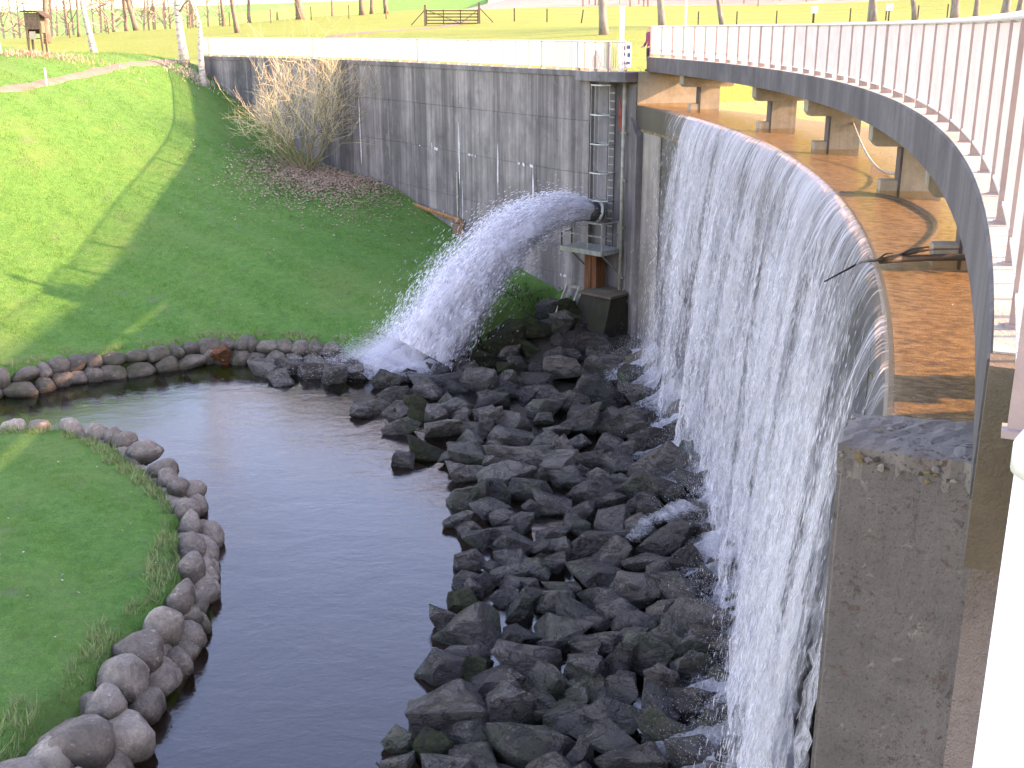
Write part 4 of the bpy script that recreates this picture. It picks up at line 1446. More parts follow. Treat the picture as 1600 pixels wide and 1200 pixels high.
def put_rock(px, py, w, h, label=None, mat=None, seed=None, z=None):
    r = random.Random(seed if seed is not None else int(px * 1000 + py))
    zz = 0.3
    for _ in range(8):
        v = atz(px, py, zz)
        zz = float(rubble_z(v.x, v.y)) + 0.12 if z is None else z
        zz = max(zz, 0.16)
    v = atz(px, py, zz)
    dp = depth_of(v)
    th = math.atan2(H - zz, v.y)
    W = w * dp / FPX
    Hh = h * dp / FPX
    D = W * r.uniform(0.7, 1.0)
    Z = max(0.45 * W, (Hh - D * math.sin(th) * 0.85) / math.cos(th) * 1.2, 0.55 * Hh)
    lb, grp, mt = rock_zone(px, py)
    if mt == 'dry_rock' and px > 880:
        mt = 'wet_rock'
    if mat:
        mt = mat
    if r.random() < 0.025 and not mat:
        mt = 'mossy_rock'
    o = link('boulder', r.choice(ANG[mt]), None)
    o.location = v + Vector((0, 0, -Z * 0.10))
    o.scale = (W * 1.30, D * 1.20, Z * 1.6)
    o.rotation_euler = (r.uniform(-0.3, 0.3), r.uniform(-0.35, 0.35), r.choice([0, math.pi]) + r.uniform(-0.5, 0.5))
    tag(o, label or lb, 'boulder', None if label else grp)
    if label:
        o['group'] = 'boulders of the rock apron'
    placed.append((v.x, v.y, W / 2))
    if not label:
        LABEL_ME.append((px, py, w, h, mt, o))
    return o


for item in ROCKS.replace('\n', ';').split(';'):
    px, py, w, h = map(int, item.split())
    lb = SPECIAL.get((px, py))
    mt = 'mossy_rock' if (px, py) == (845, 873) else ('dry_rock' if (px, py) in ((820, 708), (884, 574), (820, 1032)) else None)
    put_rock(px, py, w, h, lb, mt)
put_rock(634, 715, 38, 26, 'lone dark boulder standing in the shallow pool off the rock edge', 'dry_rock', z=0.05)
# smaller ones that fill the gaps below and between
tries = 0
fill = []
while len(fill) < 95 and tries < 6000:
    tries += 1
    py = random.uniform(470, 1260); px = random.uniform(540, 1260)
    v = atz(px, py, 0.2)
    rr = RC - math.hypot(v.x - CX, v.y - CY)
    if v.x < -1.2 + (3 if py < 760 else 0) * -1 and py > 660:
        continue
    if rr < 0.6 or rr > 8.2 or v.y > 41.5:
        continue
    dmin = min(math.hypot(v.x - a, v.y - b) - c for a, b, c in placed)
    if dmin < 0.06 or dmin > 1.2:
        continue
    wpx = random.uniform(0.45, 0.8) * FPX / depth_of(v)
    put_rock(px, py, wpx, wpx * 0.7, seed=tries)
    fill.append(1)

# mossy mound with ferns right of the jet
mound = [(760, 505, 40, 24), (800, 520, 60, 36), (840, 510, 44, 28), (780, 540, 50, 30), (830, 545, 50, 30), (860, 520, 36, 26), (890, 500, 30, 20), (815, 485, 40, 22), (890, 480, 26, 20), (760, 560, 50, 26), (800, 575, 44, 24)]
mound.sort(key=lambda q: q[1])
for k, (px, py, w, h) in enumerate(mound):
    o = put_rock(px, py, w, h, None, 'mossy_rock')
    tag(o, '%s moss-covered stone of the green mound right of the jet, counted from the wall' % ('first', 'second', 'third', 'fourth', 'fifth', 'sixth', 'seventh', 'eighth', 'ninth', 'tenth', 'eleventh')[k], 'boulder', 'mossy stones of the mound')

# the larger boulders get a label of their own: look first, then their place counted from the pool side
ORD = ['first', 'second', 'third', 'fourth', 'fifth', 'sixth', 'seventh', 'eighth', 'ninth', 'tenth', 'eleventh', 'twelfth', 'thirteenth', 'fourteenth', 'fifteenth', 'sixteenth', 'seventeenth', 'eighteenth', 'nineteenth', 'twentieth', 'twenty-first', 'twenty-second', 'twenty-third', 'twenty-fourth', 'twenty-fifth']
bands = {}
for it in LABEL_ME:
    if it[5]['group'] != 'mossy stones of the mound':
        bands.setdefault(int((1260 - it[1]) // 34), []).append(it)
for b_, lst in bands.items():
    lst.sort(key=lambda q: q[0])
    for k, (px, py, w, h, mt, o) in enumerate(lst):
        size = 'big' if w > 66 else ('medium' if w > 38 else 'small')
        shape = 'flat' if h < 0.55 * w else ('tall' if h > 0.95 * w else 'blocky')
        tone = {'wet_rock': 'dark', 'dry_rock': 'grey tan', 'mossy_rock': 'mossy'}[mt]
        o['label'] = '%s %s %s boulder, %s from the pool, %s row from the bottom' % (size, tone, shape, ORD[min(k, 24)], ORD[min(b_, 24)])

# ------------------------------------------------------------------ laid stone edges
edge_far = thing('stone_edging', 'low dry-laid stone edging along the far bank of the pool', 'stone edging', (-14, 39, 0))


def put_stone(parent, v, W, D, Z, mat, r, rx=0.25, kind=RND):
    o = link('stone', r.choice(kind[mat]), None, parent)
    o.location = Vector(v) - parent.location
    o.scale = (W, D, Z)
    o.rotation_euler = (r.uniform(-rx, rx), r.uniform(-rx, rx), r.uniform(-0.5, 0.5))
    return o


fb = catmull([(x, y, 0) for x, y in FAR_BANK[1:9]], 30)
rr_ = random.Random(5)
dist = 0.0; last = None; nxt = [0.0, 0.3]
for i in range(1, len(fb)):
    dseg = (fb[i] - fb[i - 1]); dist += dseg.length
    if fb[i].x < -21:
        nxt = [dist, dist + 0.3]
        continue
    dn = dseg.normalized(); nout = Vector((dn.y, -dn.x, 0))
    for row in (0, 1):
        if dist >= nxt[row]:
            L = rr_.uniform(0.55, 1.15) if row == 0 else rr_.uniform(0.4, 0.95)
            nxt[row] = dist + L * 0.84
            c = fb[i] + dn * (L / 2) + nout * (0.34 if row == 0 else 0.10)
            zc = 0.14 if row == 0 else 0.60
            hh = rr_.uniform(0.55, 0.75) if row == 0 else rr_.uniform(0.42, 0.72)
            och = abs(c.x + 11.2) < 0.35 and row == 0
            o = put_stone(edge_far, (c.x, c.y, zc + (0.15 if och else 0)), L * 1.12, rr_.uniform(0.6, 0.9), hh * 1.1, 'bank_rock', rr_)
            o.rotation_euler.z = math.atan2(dn.y, dn.x) + rr_.uniform(-0.2, 0.2)
# the orange stained stone in the far edging
v = atz(343, 552, 0.35)
o = put_stone(edge_far, v + Vector((0, -0.30, -0.02)), 1.05, 0.6, 1.0, 'ochre_rock', rr_, 0.1, ANG)
o['label'] = 'rust-orange stained stone at the waterline'

edge_near = thing('stone_edging', 'row of pale rounded boulders edging the near lawn', 'stone edging', (-7, 22, 0))
NEAR = """195 690 30 16;225 705 42 18;254 735 34 28;298 770 38 26;309 790 24 22;292 798 32 28;326 838 36 44;297 822 28 24;300 858 32 36;326 868 22 28;296 890 36 48;322 908 26 42;283 940 32 60;309 950 26 42;254 980 48 64;296 1000 38 48;278 1036 34 46;218 1020 62 60;245 1065 46 40;190 1060 62 68;229 1106 40 46;165 1103 48 48;192 1160 74 78;120 1166 86 78;75 1192 64 40;30 1215 70 50;120 1240 80 60;262 750 24 16;278 762 22 16;150 678 26 14;110 668 30 12;60 672 30 12;20 672 30 12;178 684 22 12"""
rr_ = random.Random(11)
for item in NEAR.replace('\n', ';').split(';'):
    px, py, w, h = map(int, item.split())
    outer = (px, py) in ((309, 790), (326, 838), (326, 868), (322, 908), (309, 950), (296, 1000), (278, 1036), (245, 1065), (229, 1106), (192, 1160), (298, 770))
    zz = 0.22 if outer else 0.72
    v = atz(px, py, zz)
    dp = depth_of(v)
    W = w * dp / FPX; Hh = h * dp / FPX
    Z = max(0.55, Hh * 0.95)
    put_stone(edge_near, v, W * 1.36, max(W, 0.6) * 1.25, Z * 1.2, 'edging_rock', rr_, 0.3)
    if not outer and py > 760:
        put_stone(edge_near, (v.x + 0.35, v.y + 0.1, 0.1), W * 1.05, W, 0.7, 'edging_rock', rr_, 0.3)

# ------------------------------------------------------------------ waterfall
def fall_sheet(parent, name, v0, mat, seed, t0, t1, drop, nu=230, nv=56, thick=1.0):
    r = np.random.default_rng(seed)
    t = np.linspace(t0, t1, nu + 1)
    f = np.linspace(0, 1, nv + 1)
    dz = drop * f ** 1.5
    tt = np.sqrt(2 * dz / 9.81)
    ph = r.uniform(0, 6.28, 8)
    u = t * RC
    lob = sum(np.sin(u * k * 0.55 + ph[i]) / (1 + i * 0.6) for i, k in enumerate((1.0, 2.3, 4.1, 7.7, 12.9)))
    T2, D2 = np.meshgrid(t, dz)
    U2 = T2 * RC
    L2 = np.tile(lob, (nv + 1, 1))
    off = v0 * np.tile(tt[:, None], (1, nu + 1)) * (1 + 0.05 * L2) + 0.035 * L2 * np.minimum(1, D2 / 3) + 0.03 * np.sin(U2 * 9 + D2 * 3 + ph[6]) * np.minimum(1, D2 / 2) + 0.03 * r.normal(size=D2.shape) * np.minimum(1, D2 / 4)
    R = RC + 0.02 - off
    V = np.stack([CX + R * np.cos(T2), CY + R * np.sin(T2), 9.275 - D2], -1).reshape(-1, 3)
    idx = np.arange((nv + 1) * (nu + 1)).reshape(nv + 1, nu + 1)
    F = np.stack([idx[:-1, :-1], idx[:-1, 1:], idx[1:, 1:], idx[1:, :-1]], -1).reshape(-1, 4)
    UV = np.stack([U2, D2], -1).reshape(-1, 2)
    Y = CY + RC * np.sin(T2)
    th = np.full(D2.shape, thick)
    th -= 0.34 * sstep(35.8, 39.0, Y)                                     # fades out to single threads at the far end
    th -= 0.14 * sstep(17.0, 14.5, Y) * sstep(3.0, 0.4, D2)               # broken where the branch is caught
    th -= 0.10 * sstep(13.5, 10.0, Y)
    th += 0.10 * sstep(1.0, 0.0, np.abs(D2 - 0.05)) * (Y > 17)
    th += 0.06 * sstep(0.0, 1.0, np.sin(U2 * 0.8 + 1.0)) - 0.05
    th -= 0.07 * sstep(3.0, 8.0, D2)
    th += 0.08 * sstep(drop - 1.5, drop, D2)
    return np_mesh(name, V, F, mat, parent, True, UV, th.ravel())


def shards(parent, name, P, D, L, W, mat):
    """small stretched drops: one diamond each, along direction D"""
    n = len(P)
    D = D / np.linalg.norm(D, axis=1, keepdims=True)
    rnd = rng.normal(size=(n, 3))
    S_ = np.cross(D, rnd); S_ /= np.linalg.norm(S_, axis=1, keepdims=True) + 1e-9
    a = P - D * L[:, None] / 2; b = P + S_ * W[:, None] / 2; c = P + D * L[:, None] / 2; d_ = P - S_ * W[:, None] / 2
    V = np.stack([a, b, c, d_], 1).reshape(-1, 3)
    F = np.arange(4 * n).reshape(n, 4)
    o = np_mesh(name, V, F, mat, parent)
    o['kind'] = 'stuff'
    return o


wf = thing('waterfall', 'broad white curtain of water falling from the curved weir crest', 'waterfall', (0, 0, 0))
T_F0, T_F1 = T_NEAR + 0.004, math.asin((39.6 - CY) / RC)
fall_sheet(wf, 'water_sheet', 0.62, 'fall_water_1', 1, T_F0, T_F1, 8.9)
fall_sheet(wf, 'water_sheet', 0.86, 'fall_water_2', 2, T_F0, T_F1 - 0.006, 8.9)
fall_sheet(wf, 'water_sheet', 1.10, 'fall_water_3', 3, T_F0 + 0.01, T_F1 - 0.012, 8.9, thick=0.96)
N = 30000
t = rng.uniform(T_F0, T_F1, N)
Yc = CY + RC * np.sin(t)
dz = 8.9 * rng.uniform(0.03, 1, N) ** 0.85
col = 0.5 + 0.5 * np.sin(t * RC * 1.1 + 0.4) * np.sin(t * RC * 2.7)
keep = rng.uniform(size=N) < np.clip(0.35 + 0.6 * col, 0, 1) * np.clip((39.6 - Yc) / 3.5, 0.08, 1)
t, dz = t[keep], dz[keep]
n = len(t)
off = rng.normal(0.92, 0.20, n) * np.sqrt(2 * dz / 9.81) + rng.normal(0, 0.06, n)
R = RC - np.maximum(off, 0.02)
P = np.stack([CX + R * np.cos(t), CY + R * np.sin(t), 9.25 - dz], 1)
D = np.stack([-0.12 * np.cos(t) + rng.normal(0, .05, n), -0.12 * np.sin(t) + rng.normal(0, .05, n), -np.ones(n)], 1)
shards(wf, 'spray', P, D, rng.uniform(0.06, 0.22, n), rng.uniform(0.005, 0.013, n), 'spray')
# splash thrown up where the curtain lands
N = 60000
t = rng.uniform(T_F0 - 0.005, T_F1, N)
r_ = np.abs(rng.normal(0, 0.50, N)) * (0.7 + 0.6 * (0.5 + 0.5 * np.sin(t * RC * 1.3))) - 0.15
z0 = rubble_z(CX + (RC - 1.3) * np.cos(t), CY + (RC - 1.3) * np.sin(t))
zz = z0 + 0.1 + np.abs(rng.normal(0, 0.60, N)) * np.exp(-np.abs(r_) * 0.6)
R = RC - 1.0 - r_
P = np.stack([CX + R * np.cos(t), CY + R * np.sin(t), zz], 1)
D = rng.normal(size=(N, 3)) + np.array([-0.4, 0, 0.5])
shards(wf, 'splash', P, D, rng.uniform(0.012, 0.045, N), rng.uniform(0.008, 0.020, N), 'fine_spray')


def foam_patch(parent, poly_fn, name='foam', mat='foam'):
    V, F, A = poly_fn()
    o = np_mesh(name, V, F, mat, parent, True, None, A)
    return o


def foot_foam():
    t = np.linspace(T_F0 - 0.004, T_F1 - 0.002, 200)
    q = np.linspace(0, 1, 16)
    T2, Q2 = np.meshgrid(t, q)
    U = T2 * RC
    wid = 1.25 + 0.55 * np.sin(U * 1.3) * np.sin(U * 0.47 + 1) + 0.35 * np.sin(U * 3.1)
    R = RC - 0.35 - Q2 * (0.8 + wid)
    X = CX + R * np.cos(T2); Y = CY + R * np.sin(T2)
    Z = rubble_z(X, Y) + 0.08 + 0.42 * (1 - Q2) * (0.6 + 0.4 * np.sin(U * 2.1 + Q2 * 4)) + 0.10 * np.sin(U * 7 + Q2 * 11) + rng.normal(0, 0.03, X.shape)
    A = 0.95 - 0.72 * Q2 ** 1.3 + 0.12 * np.sin(U * 2.6)
    nv, nu = X.shape
    idx = np.arange(nv * nu).reshape(nv, nu)
    F = np.stack([idx[:-1, :-1], idx[:-1, 1:], idx[1:, 1:], idx[1:, :-1]], -1).reshape(-1, 4)
    return np.stack([X, Y, Z], -1).reshape(-1, 3), F, A.ravel()


foam_patch(wf, foot_foam)


def runlet(pix, w0, w1, lift):
    """a tongue of white water running down between boulders"""
    pts = []
    for px, py in pix:
        zz = 0.5
        for _ in range(6):
            v = atz(px, py, zz); zz = float(rubble_z(v.x, v.y)) + lift
        pts.append(atz(px, py, zz))
    P = catmull(pts, 8)
    V, F, A = [], [], []
    for i, p in enumerate(P):
        d_ = (P[min(i + 1, len(P) - 1)] - P[max(i - 1, 0)]); d_.z = 0; d_.normalize()
        n_ = Vector((-d_.y, d_.x, 0)); f = i / (len(P) - 1)
        w = w0 + (w1 - w0) * f
        for k in range(7):
            q = k / 6 - 0.5
            v = p + n_ * (q * w * 1.5) + Vector((0, 0, 0.10 * (1 - 4 * q * q) + random.gauss(0, 0.02)))
            V.append(tuple(v)); A.append(0.72 * (1 - 3.4 * q * q) - 0.18 * f)
        if i:
            a = (i - 1) * 7
            F += [(a + k, a + k + 1, a + 8 + k, a + 7 + k) for k in range(6)]
    return np_mesh('foam', V, F, 'foam', wf, True, None, A)


runlet([(1078, 790), (1045, 806), (1012, 818), (998, 838), (980, 846)], 0.75, 0.35, 0.50)
runlet([(1120, 838), (1112, 862), (1128, 880)], 0.5, 0.4, 0.45)
runlet([(1190, 885), (1155, 915), (1120, 935)], 0.8, 0.3, 0.50)
runlet([(1220, 1000), (1185, 1040), (1170, 1090)], 0.8, 0.5, 0.45)
runlet([(1240, 1100), (1205, 1110), (1180, 1130)], 0.6, 0.4, 0.45)

# ------------------------------------------------------------------ water jet
jet = thing('water_jet', 'thick white water jet arching from the outlet to the rocks', 'water jet', (0, 0, 0))
LAND = atz(655, 552, 0.45)
VZ0 = 1.6
TJ = (VZ0 + math.sqrt(VZ0 ** 2 + 2 * 9.81 * (NZ.z - LAND.z))) / 9.81
VX, VY = (LAND.x - NZ.x) / TJ, (LAND.y - NZ.y) / TJ


def jet_p(t):
    return np.stack([NZ.x + VX * t, NZ.y + VY * t, NZ.z + VZ0 * t - 4.905 * t * t], -1)


def jet_d(t):
    v = np.stack([np.full_like(t, VX), np.full_like(t, VY), VZ0 - 9.81 * t], -1)
    return v / np.linalg.norm(v, axis=-1, keepdims=True)


def jet_rad(t):
    return 0.40 + 1.15 * (t / TJ) ** 0.85


for fac, mat, th in ((1.0, 'fall_water_1', 0.86), (0.84, 'fall_water_2', 1.0), (0.64, 'fall_water_3', 1.15), (0.42, 'fall_water_2', 1.35)):
    ns, na = 70, 40
    t = np.linspace(0.0, TJ * 0.995, ns + 1)
    P0, D0 = jet_p(t), jet_d(t)
    side = np.cross(D0, np.array([0, 0, 1.0])); side /= np.linalg.norm(side, axis=1, keepdims=True)
    upv = np.cross(side, D0)
    a = np.linspace(0, 2 * np.pi, na + 1)
    T2, A2 = np.meshgrid(t, a, indexing='ij')
    rr = jet_rad(T2) * fac * (1 + 0.07 * np.sin(A2 * 5 + T2 * 9) + 0.06 * np.sin(A2 * 3 - T2 * 17) + 0.08 * rng.normal(size=T2.shape) * np.minimum(1, T2 * 3))
    rr[:, -1] = rr[:, 0]
    V = P0[:, None, :] + side[:, None, :] * (np.cos(A2) * rr)[..., None] + upv[:, None, :] * (np.sin(A2) * rr)[..., None]
    idx = np.arange((ns + 1) * (na + 1)).reshape(ns + 1, na + 1)
    F = np.stack([idx[:-1, :-1], idx[:-1, 1:], idx[1:, 1:], idx[1:, :-1]], -1).reshape(-1, 4)
    arc_l = np.concatenate([[0], np.cumsum(np.linalg.norm(np.diff(P0, axis=0), axis=1))])
    UV = np.stack([A2 * 0.8, np.tile(arc_l[:, None], (1, na + 1)) + 1.5], -1).reshape(-1, 2)
    att = th + 0.22 * sstep(0.35, 0.0, T2 / TJ) - 0.10 * np.sin(A2) * sstep(0.1, 0.5, T2 / TJ)
    np_mesh('water_sheet', V.reshape(-1, 3), F, mat, jet, True, UV, att.ravel())
N = 26000
t = TJ * rng.uniform(0.0, 1.0, N) ** 0.8
P0, D0 = jet_p(t), jet_d(t)
side = np.cross(D0, np.array([0, 0, 1.0])); side /= np.linalg.norm(side, axis=1, keepdims=True)
upv = np.cross(side, D0)
rad = jet_rad(t) * np.sqrt(rng.uniform(0.05, 1.25, N)) * (1 + (rng.uniform(size=N) < 0.3) * rng.exponential(0.22, N))
a = rng.uniform(0, 2 * np.pi, N)
P = P0 + side * (np.cos(a) * rad)[:, None] + upv * (np.sin(a) * rad * 1.03)[:, None]
shards(jet, 'spray', P, D0 + rng.normal(0, 0.12, (N, 3)), rng.uniform(0.05, 0.20, N), rng.uniform(0.010, 0.030, N), 'spray')


def jet_foam():
    q = np.linspace(0.0, 1, 22); a = np.linspace(0, 2 * np.pi, 64)
    Q2, A2 = np.meshgrid(q, a)
    rr = Q2 * (2.5 + 0.45 * np.sin(A2 * 3 + 1) + 0.25 * np.sin(A2 * 7))
    rr *= 1 + 0.35 * np.cos(A2 - math.atan2(VY, VX))
    X = LAND.x + rr * np.cos(A2) * 1.05; Y = LAND.y + rr * np.sin(A2) * 0.75
    Z = 0.20 + 0.60 * np.exp(-(Q2 * 1.5) ** 2) + 0.16 * np.sin(X * 3.1 + 1) * np.sin(Y * 4) + 0.10 * np.sin(X * 7) * np.sin(Y * 8) + rng.normal(0, 0.03, X.shape)
    A = 1.25 - 0.95 * Q2 ** 1.8
    nv, nu = X.shape
    idx = np.arange(nv * nu).reshape(nv, nu)
    F = np.stack([idx[:-1, :-1], idx[:-1, 1:], idx[1:, 1:], idx[1:, :-1]], -1).reshape(-1, 4)
    return np.stack([X, Y, Z], -1).reshape(-1, 3), F, A.ravel()


foam_patch(jet, jet_foam)
N = 80000
rr = np.abs(rng.normal(0, 1.05, N)); a = rng.uniform(0, 2 * np.pi, N)
P = np.stack([LAND.x - 0.8 + rr * np.cos(a) * 1.35 - 0.25 * rr, LAND.y - 0.1 + rr * np.sin(a) * 0.8, 0.15 + np.abs(rng.normal(0, 0.60, N)) * np.exp(-rr * 0.45)], 1)
D = np.stack([np.cos(a) + VX * 0.2, np.sin(a) + VY * 0.2, rng.uniform(-0.2, 1.4, N)], 1)
shards(jet, 'splash', P, D, rng.uniform(0.02, 0.09, N), rng.uniform(0.010, 0.026, N), 'mist_spray')

# ------------------------------------------------------------------ branch and modelled cable shadow on the crest
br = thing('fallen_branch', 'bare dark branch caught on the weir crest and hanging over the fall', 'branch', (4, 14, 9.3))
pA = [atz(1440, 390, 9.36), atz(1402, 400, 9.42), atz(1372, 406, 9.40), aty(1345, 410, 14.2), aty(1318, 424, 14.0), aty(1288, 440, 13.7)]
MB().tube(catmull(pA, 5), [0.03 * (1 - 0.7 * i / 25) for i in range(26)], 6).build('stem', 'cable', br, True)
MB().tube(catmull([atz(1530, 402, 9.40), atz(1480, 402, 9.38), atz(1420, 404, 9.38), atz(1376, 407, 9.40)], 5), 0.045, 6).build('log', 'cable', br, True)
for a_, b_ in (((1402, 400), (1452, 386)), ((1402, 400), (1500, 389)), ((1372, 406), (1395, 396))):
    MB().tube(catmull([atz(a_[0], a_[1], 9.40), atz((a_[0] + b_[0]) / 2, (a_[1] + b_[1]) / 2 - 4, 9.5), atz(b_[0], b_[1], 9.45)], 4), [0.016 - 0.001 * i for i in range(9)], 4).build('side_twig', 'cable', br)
hs = thing('cable_shadow', 'dark loop modelled as a cable shadow in the shallow water behind the crest', 'cable_shadow', (6, 16, 9.3))  # dark tube laid in place of a hanging cable's shadow
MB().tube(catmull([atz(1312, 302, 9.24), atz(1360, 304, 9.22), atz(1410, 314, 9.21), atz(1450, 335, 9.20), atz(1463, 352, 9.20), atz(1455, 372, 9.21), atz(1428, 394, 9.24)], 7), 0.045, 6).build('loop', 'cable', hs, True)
cb = thing('cable', 'pale cable sagging between two bridge piers above the water', 'cable', (7, 22, 9.6))
t_a, t_b = pier_t[2][0], pier_t[3][0]
pa, pb = arc(t_a, 66.3), arc(t_b, 66.0)
MB().tube([(pa.x + (pb.x - pa.x) * f, pa.y + (pb.y - pa.y) * f, 9.95 - 0.5 * math.sin(math.pi * f) - 0.3 * f) for f in np.linspace(0, 1, 12)], 0.025, 5).build('strand', 'galvanised', cb)

# ------------------------------------------------------------------ grass blades and leaves
def blades(name, n, box, hmin, hmax, wmin, wmax, accept, label, lean=0.6, mat='grass_blade'):
    X = rng.uniform(box[0], box[1], n); Y = rng.uniform(box[2], box[3], n)
    ok = accept(X, Y)
    X, Y = X[ok], Y[ok]
    Z = zl(X, Y)
    m_ = len(X)
    a = rng.uniform(0, 2 * np.pi, m_)
    cl = np.clip(0.55 + 0.5 * np.sin(X * 7.3 + 2 * np.sin(Y * 3.1)) * np.sin(Y * 6.1 + 2 * np.sin(X * 2.7)) + 0.35 * np.sin(X * 1.9 + Y * 2.3), 0.12, 2.0) ** 1.4
    w = rng.uniform(wmin, wmax, m_); h = rng.uniform(hmin, hmax, m_) * (cl if lean < 1 else 1.0)
    b = rng.uniform(0, 2 * np.pi, m_); ln = rng.uniform(0, lean, m_) * h
    p0 = np.stack([X - np.cos(a) * w / 2, Y - np.sin(a) * w / 2, Z - 0.01], 1)
    p1 = np.stack([X + np.cos(a) * w / 2, Y + np.sin(a) * w / 2, Z - 0.01], 1)
    p2 = np.stack([X + np.cos(b) * ln, Y + np.sin(b) * ln, Z + h], 1)
    V = np.stack([p0, p1, p2], 1).reshape(-1, 3)
    o = np_mesh(name, V, np.arange(3 * m_).reshape(m_, 3), mat)
    return tag(o, label, 'grass', kind='stuff')


def proj_ok(X, Y, Z):
    d = np.stack([X, Y, Z - H], 1)
    dd = d @ np.array(_fw)
    px = 800 + FPX * (d @ np.array(_rt)) / dd; py = 600 - FPX * (d @ np.array(_up)) / dd
    return (px > -40) & (px < 1000) & (py > 60) & (py < 1240)


def acc_near(X, Y):
    return (poly_sd(X, Y, RIVER) > 0.0) & (Y < 33) & proj_ok(X, Y, np.full_like(X, 1.0))


def acc_far(X, Y):
    Z = zl(X, Y)
    return (poly_sd(X, Y, RIVER) > 0.0) & (Y > 33) & proj_ok(X, Y, Z) & (behind(X, Y) < -0.1) & (rng.uniform(size=len(X)) < np.clip(46.0 / Y, 0, 1) ** 2)


blades('grass', 120000, (-18, -6, 12, 32), 0.03, 0.085, 0.008, 0.018, acc_near, 'short shaded grass on the near lawn')
blades('grass', 240000, (-34, 3, 37, 78), 0.05, 0.15, 0.014, 0.032, acc_far, 'short grass covering the sloping far lawn')
blades('edge_grass', 230000, (-24, -4, 12, 44), 0.10, 0.30, 0.012, 0.028, lambda X, Y: (np.abs(poly_sd(X, Y, RIVER) - 0.22) < 0.30 + 0.20 * np.sin(X * 3 + Y * 2) * np.sin(X * 1.3)) & (np.sin(X * 5.1) * np.sin(Y * 4.3) + 0.6 * np.sin(X * 2.2 + Y * 1.7) > -0.35) & (X < -5), 'longer ragged grass hanging over the stone edges', 1.0, 'edge_blade')

SHRUB = on_ground(476, 61.5)


def leaves(name, cen, sig, n, size, mat, label):
    X = rng.normal(cen[0], sig[0], n); Y = rng.normal(cen[1], sig[1], n)
    ok = (behind(X, Y) < -0.15) & (poly_sd(X, Y, RIVER) > 0.1)
    X, Y = X[ok], Y[ok]
    Z = zl(X, Y) + 0.05
    m_ = len(X)
    a = rng.uniform(0, 6.28, m_); s = rng.uniform(size[0], size[1], m_)
    tl = rng.uniform(-0.5, 0.5, m_)
    V = []
    for du, dv in ((-1, 0), (0, -0.6), (1, 0), (0, 0.6)):
        V.append(np.stack([X + s * (du * np.cos(a) - dv * np.sin(a)), Y + s * (du * np.sin(a) + dv * np.cos(a)), Z + s * du * tl + 0.03 * rng.uniform(0, 1, m_)], 1))
    V = np.stack(V, 1).reshape(-1, 3)
    o = np_mesh(name, V, np.arange(4 * m_).reshape(m_, 4), mat)
    return tag(o, label, 'leaves', kind='stuff')


leaves('fallen_leaves', (SHRUB.x + 1.6, SHRUB.y - 1.5), (2.2, 2.4), 15000, (0.03, 0.08), 'leaf_litter', 'carpet of pinkish brown fallen leaves under the bare shrub')
leaves('fallen_leaves', (SHRUB.x + 2.5, SHRUB.y - 4.5), (3.2, 3.0), 700, (0.03, 0.08), 'leaf_litter', 'thin scatter of brown leaves below the shrub')
leaves('fallen_leaves', (-5, 50), (6, 6), 330, (0.025, 0.055), 'pale_leaf', 'scattered pale leaves dotting the shaded lawn')
leaves('fallen_leaves', (-10, 22), (4, 5), 90, (0.02, 0.04), 'pale_leaf', 'few pale leaves on the near lawn')


# ------------------------------------------------------------------ trees
def grow(mb, p, d, L, r, depth, rnd, kids, spread=0.7, droop=0.0, up=0.15, tw=None, nseg=4, taper=0.55):
    pts = [p.copy()]; rad = [r]
    dd = d.normalized()
    for i in range(nseg):
        dd = (dd + Vector((rnd.gauss(0, 1), rnd.gauss(0, 1), rnd.gauss(0, 1))) * 0.17 + Vector((0, 0, up - droop))).normalized()
        pts.append(pts[-1] + dd * (L / nseg)); rad.append(r * (1 - (1 - taper) * (i + 1) / nseg))
    target = mb if depth > 1 or tw is None else tw
    target.tube(pts, rad, 7 if r > 0.1 else (5 if r > 0.035 else 3), cap=False)
    if depth <= 0:
        return pts
    for k in range(kids[0] if isinstance(kids, list) else kids):
        f = rnd.uniform(0.3, 1.0) if k else 1.0
        i = min(nseg - 1, int(f * nseg))
        q = pts[i].lerp(pts[i + 1], f * nseg - i) if f < 1 else pts[-1]
        ax = dd.orthogonal().normalized()
        ang = rnd.uniform(0, math.tau)
        side = (Matrix.Rotation(ang, 3, dd) @ ax)
        nd = (dd * math.cos(spread) + side * math.sin(spread) * rnd.uniform(0.7, 1.2)).normalized()
        grow(mb, q, nd, L * rnd.uniform(0.5, 0.75), max(0.006, rad[i + 1 if f < 1 else nseg] * rnd.uniform(0.45, 0.7)), depth - 1, rnd, kids[1:] if isinstance(kids, list) and len(kids) > 1 else kids, spread * rnd.uniform(0.85, 1.15), droop, up * 0.6, tw, max(2, nseg - 1))
    return pts


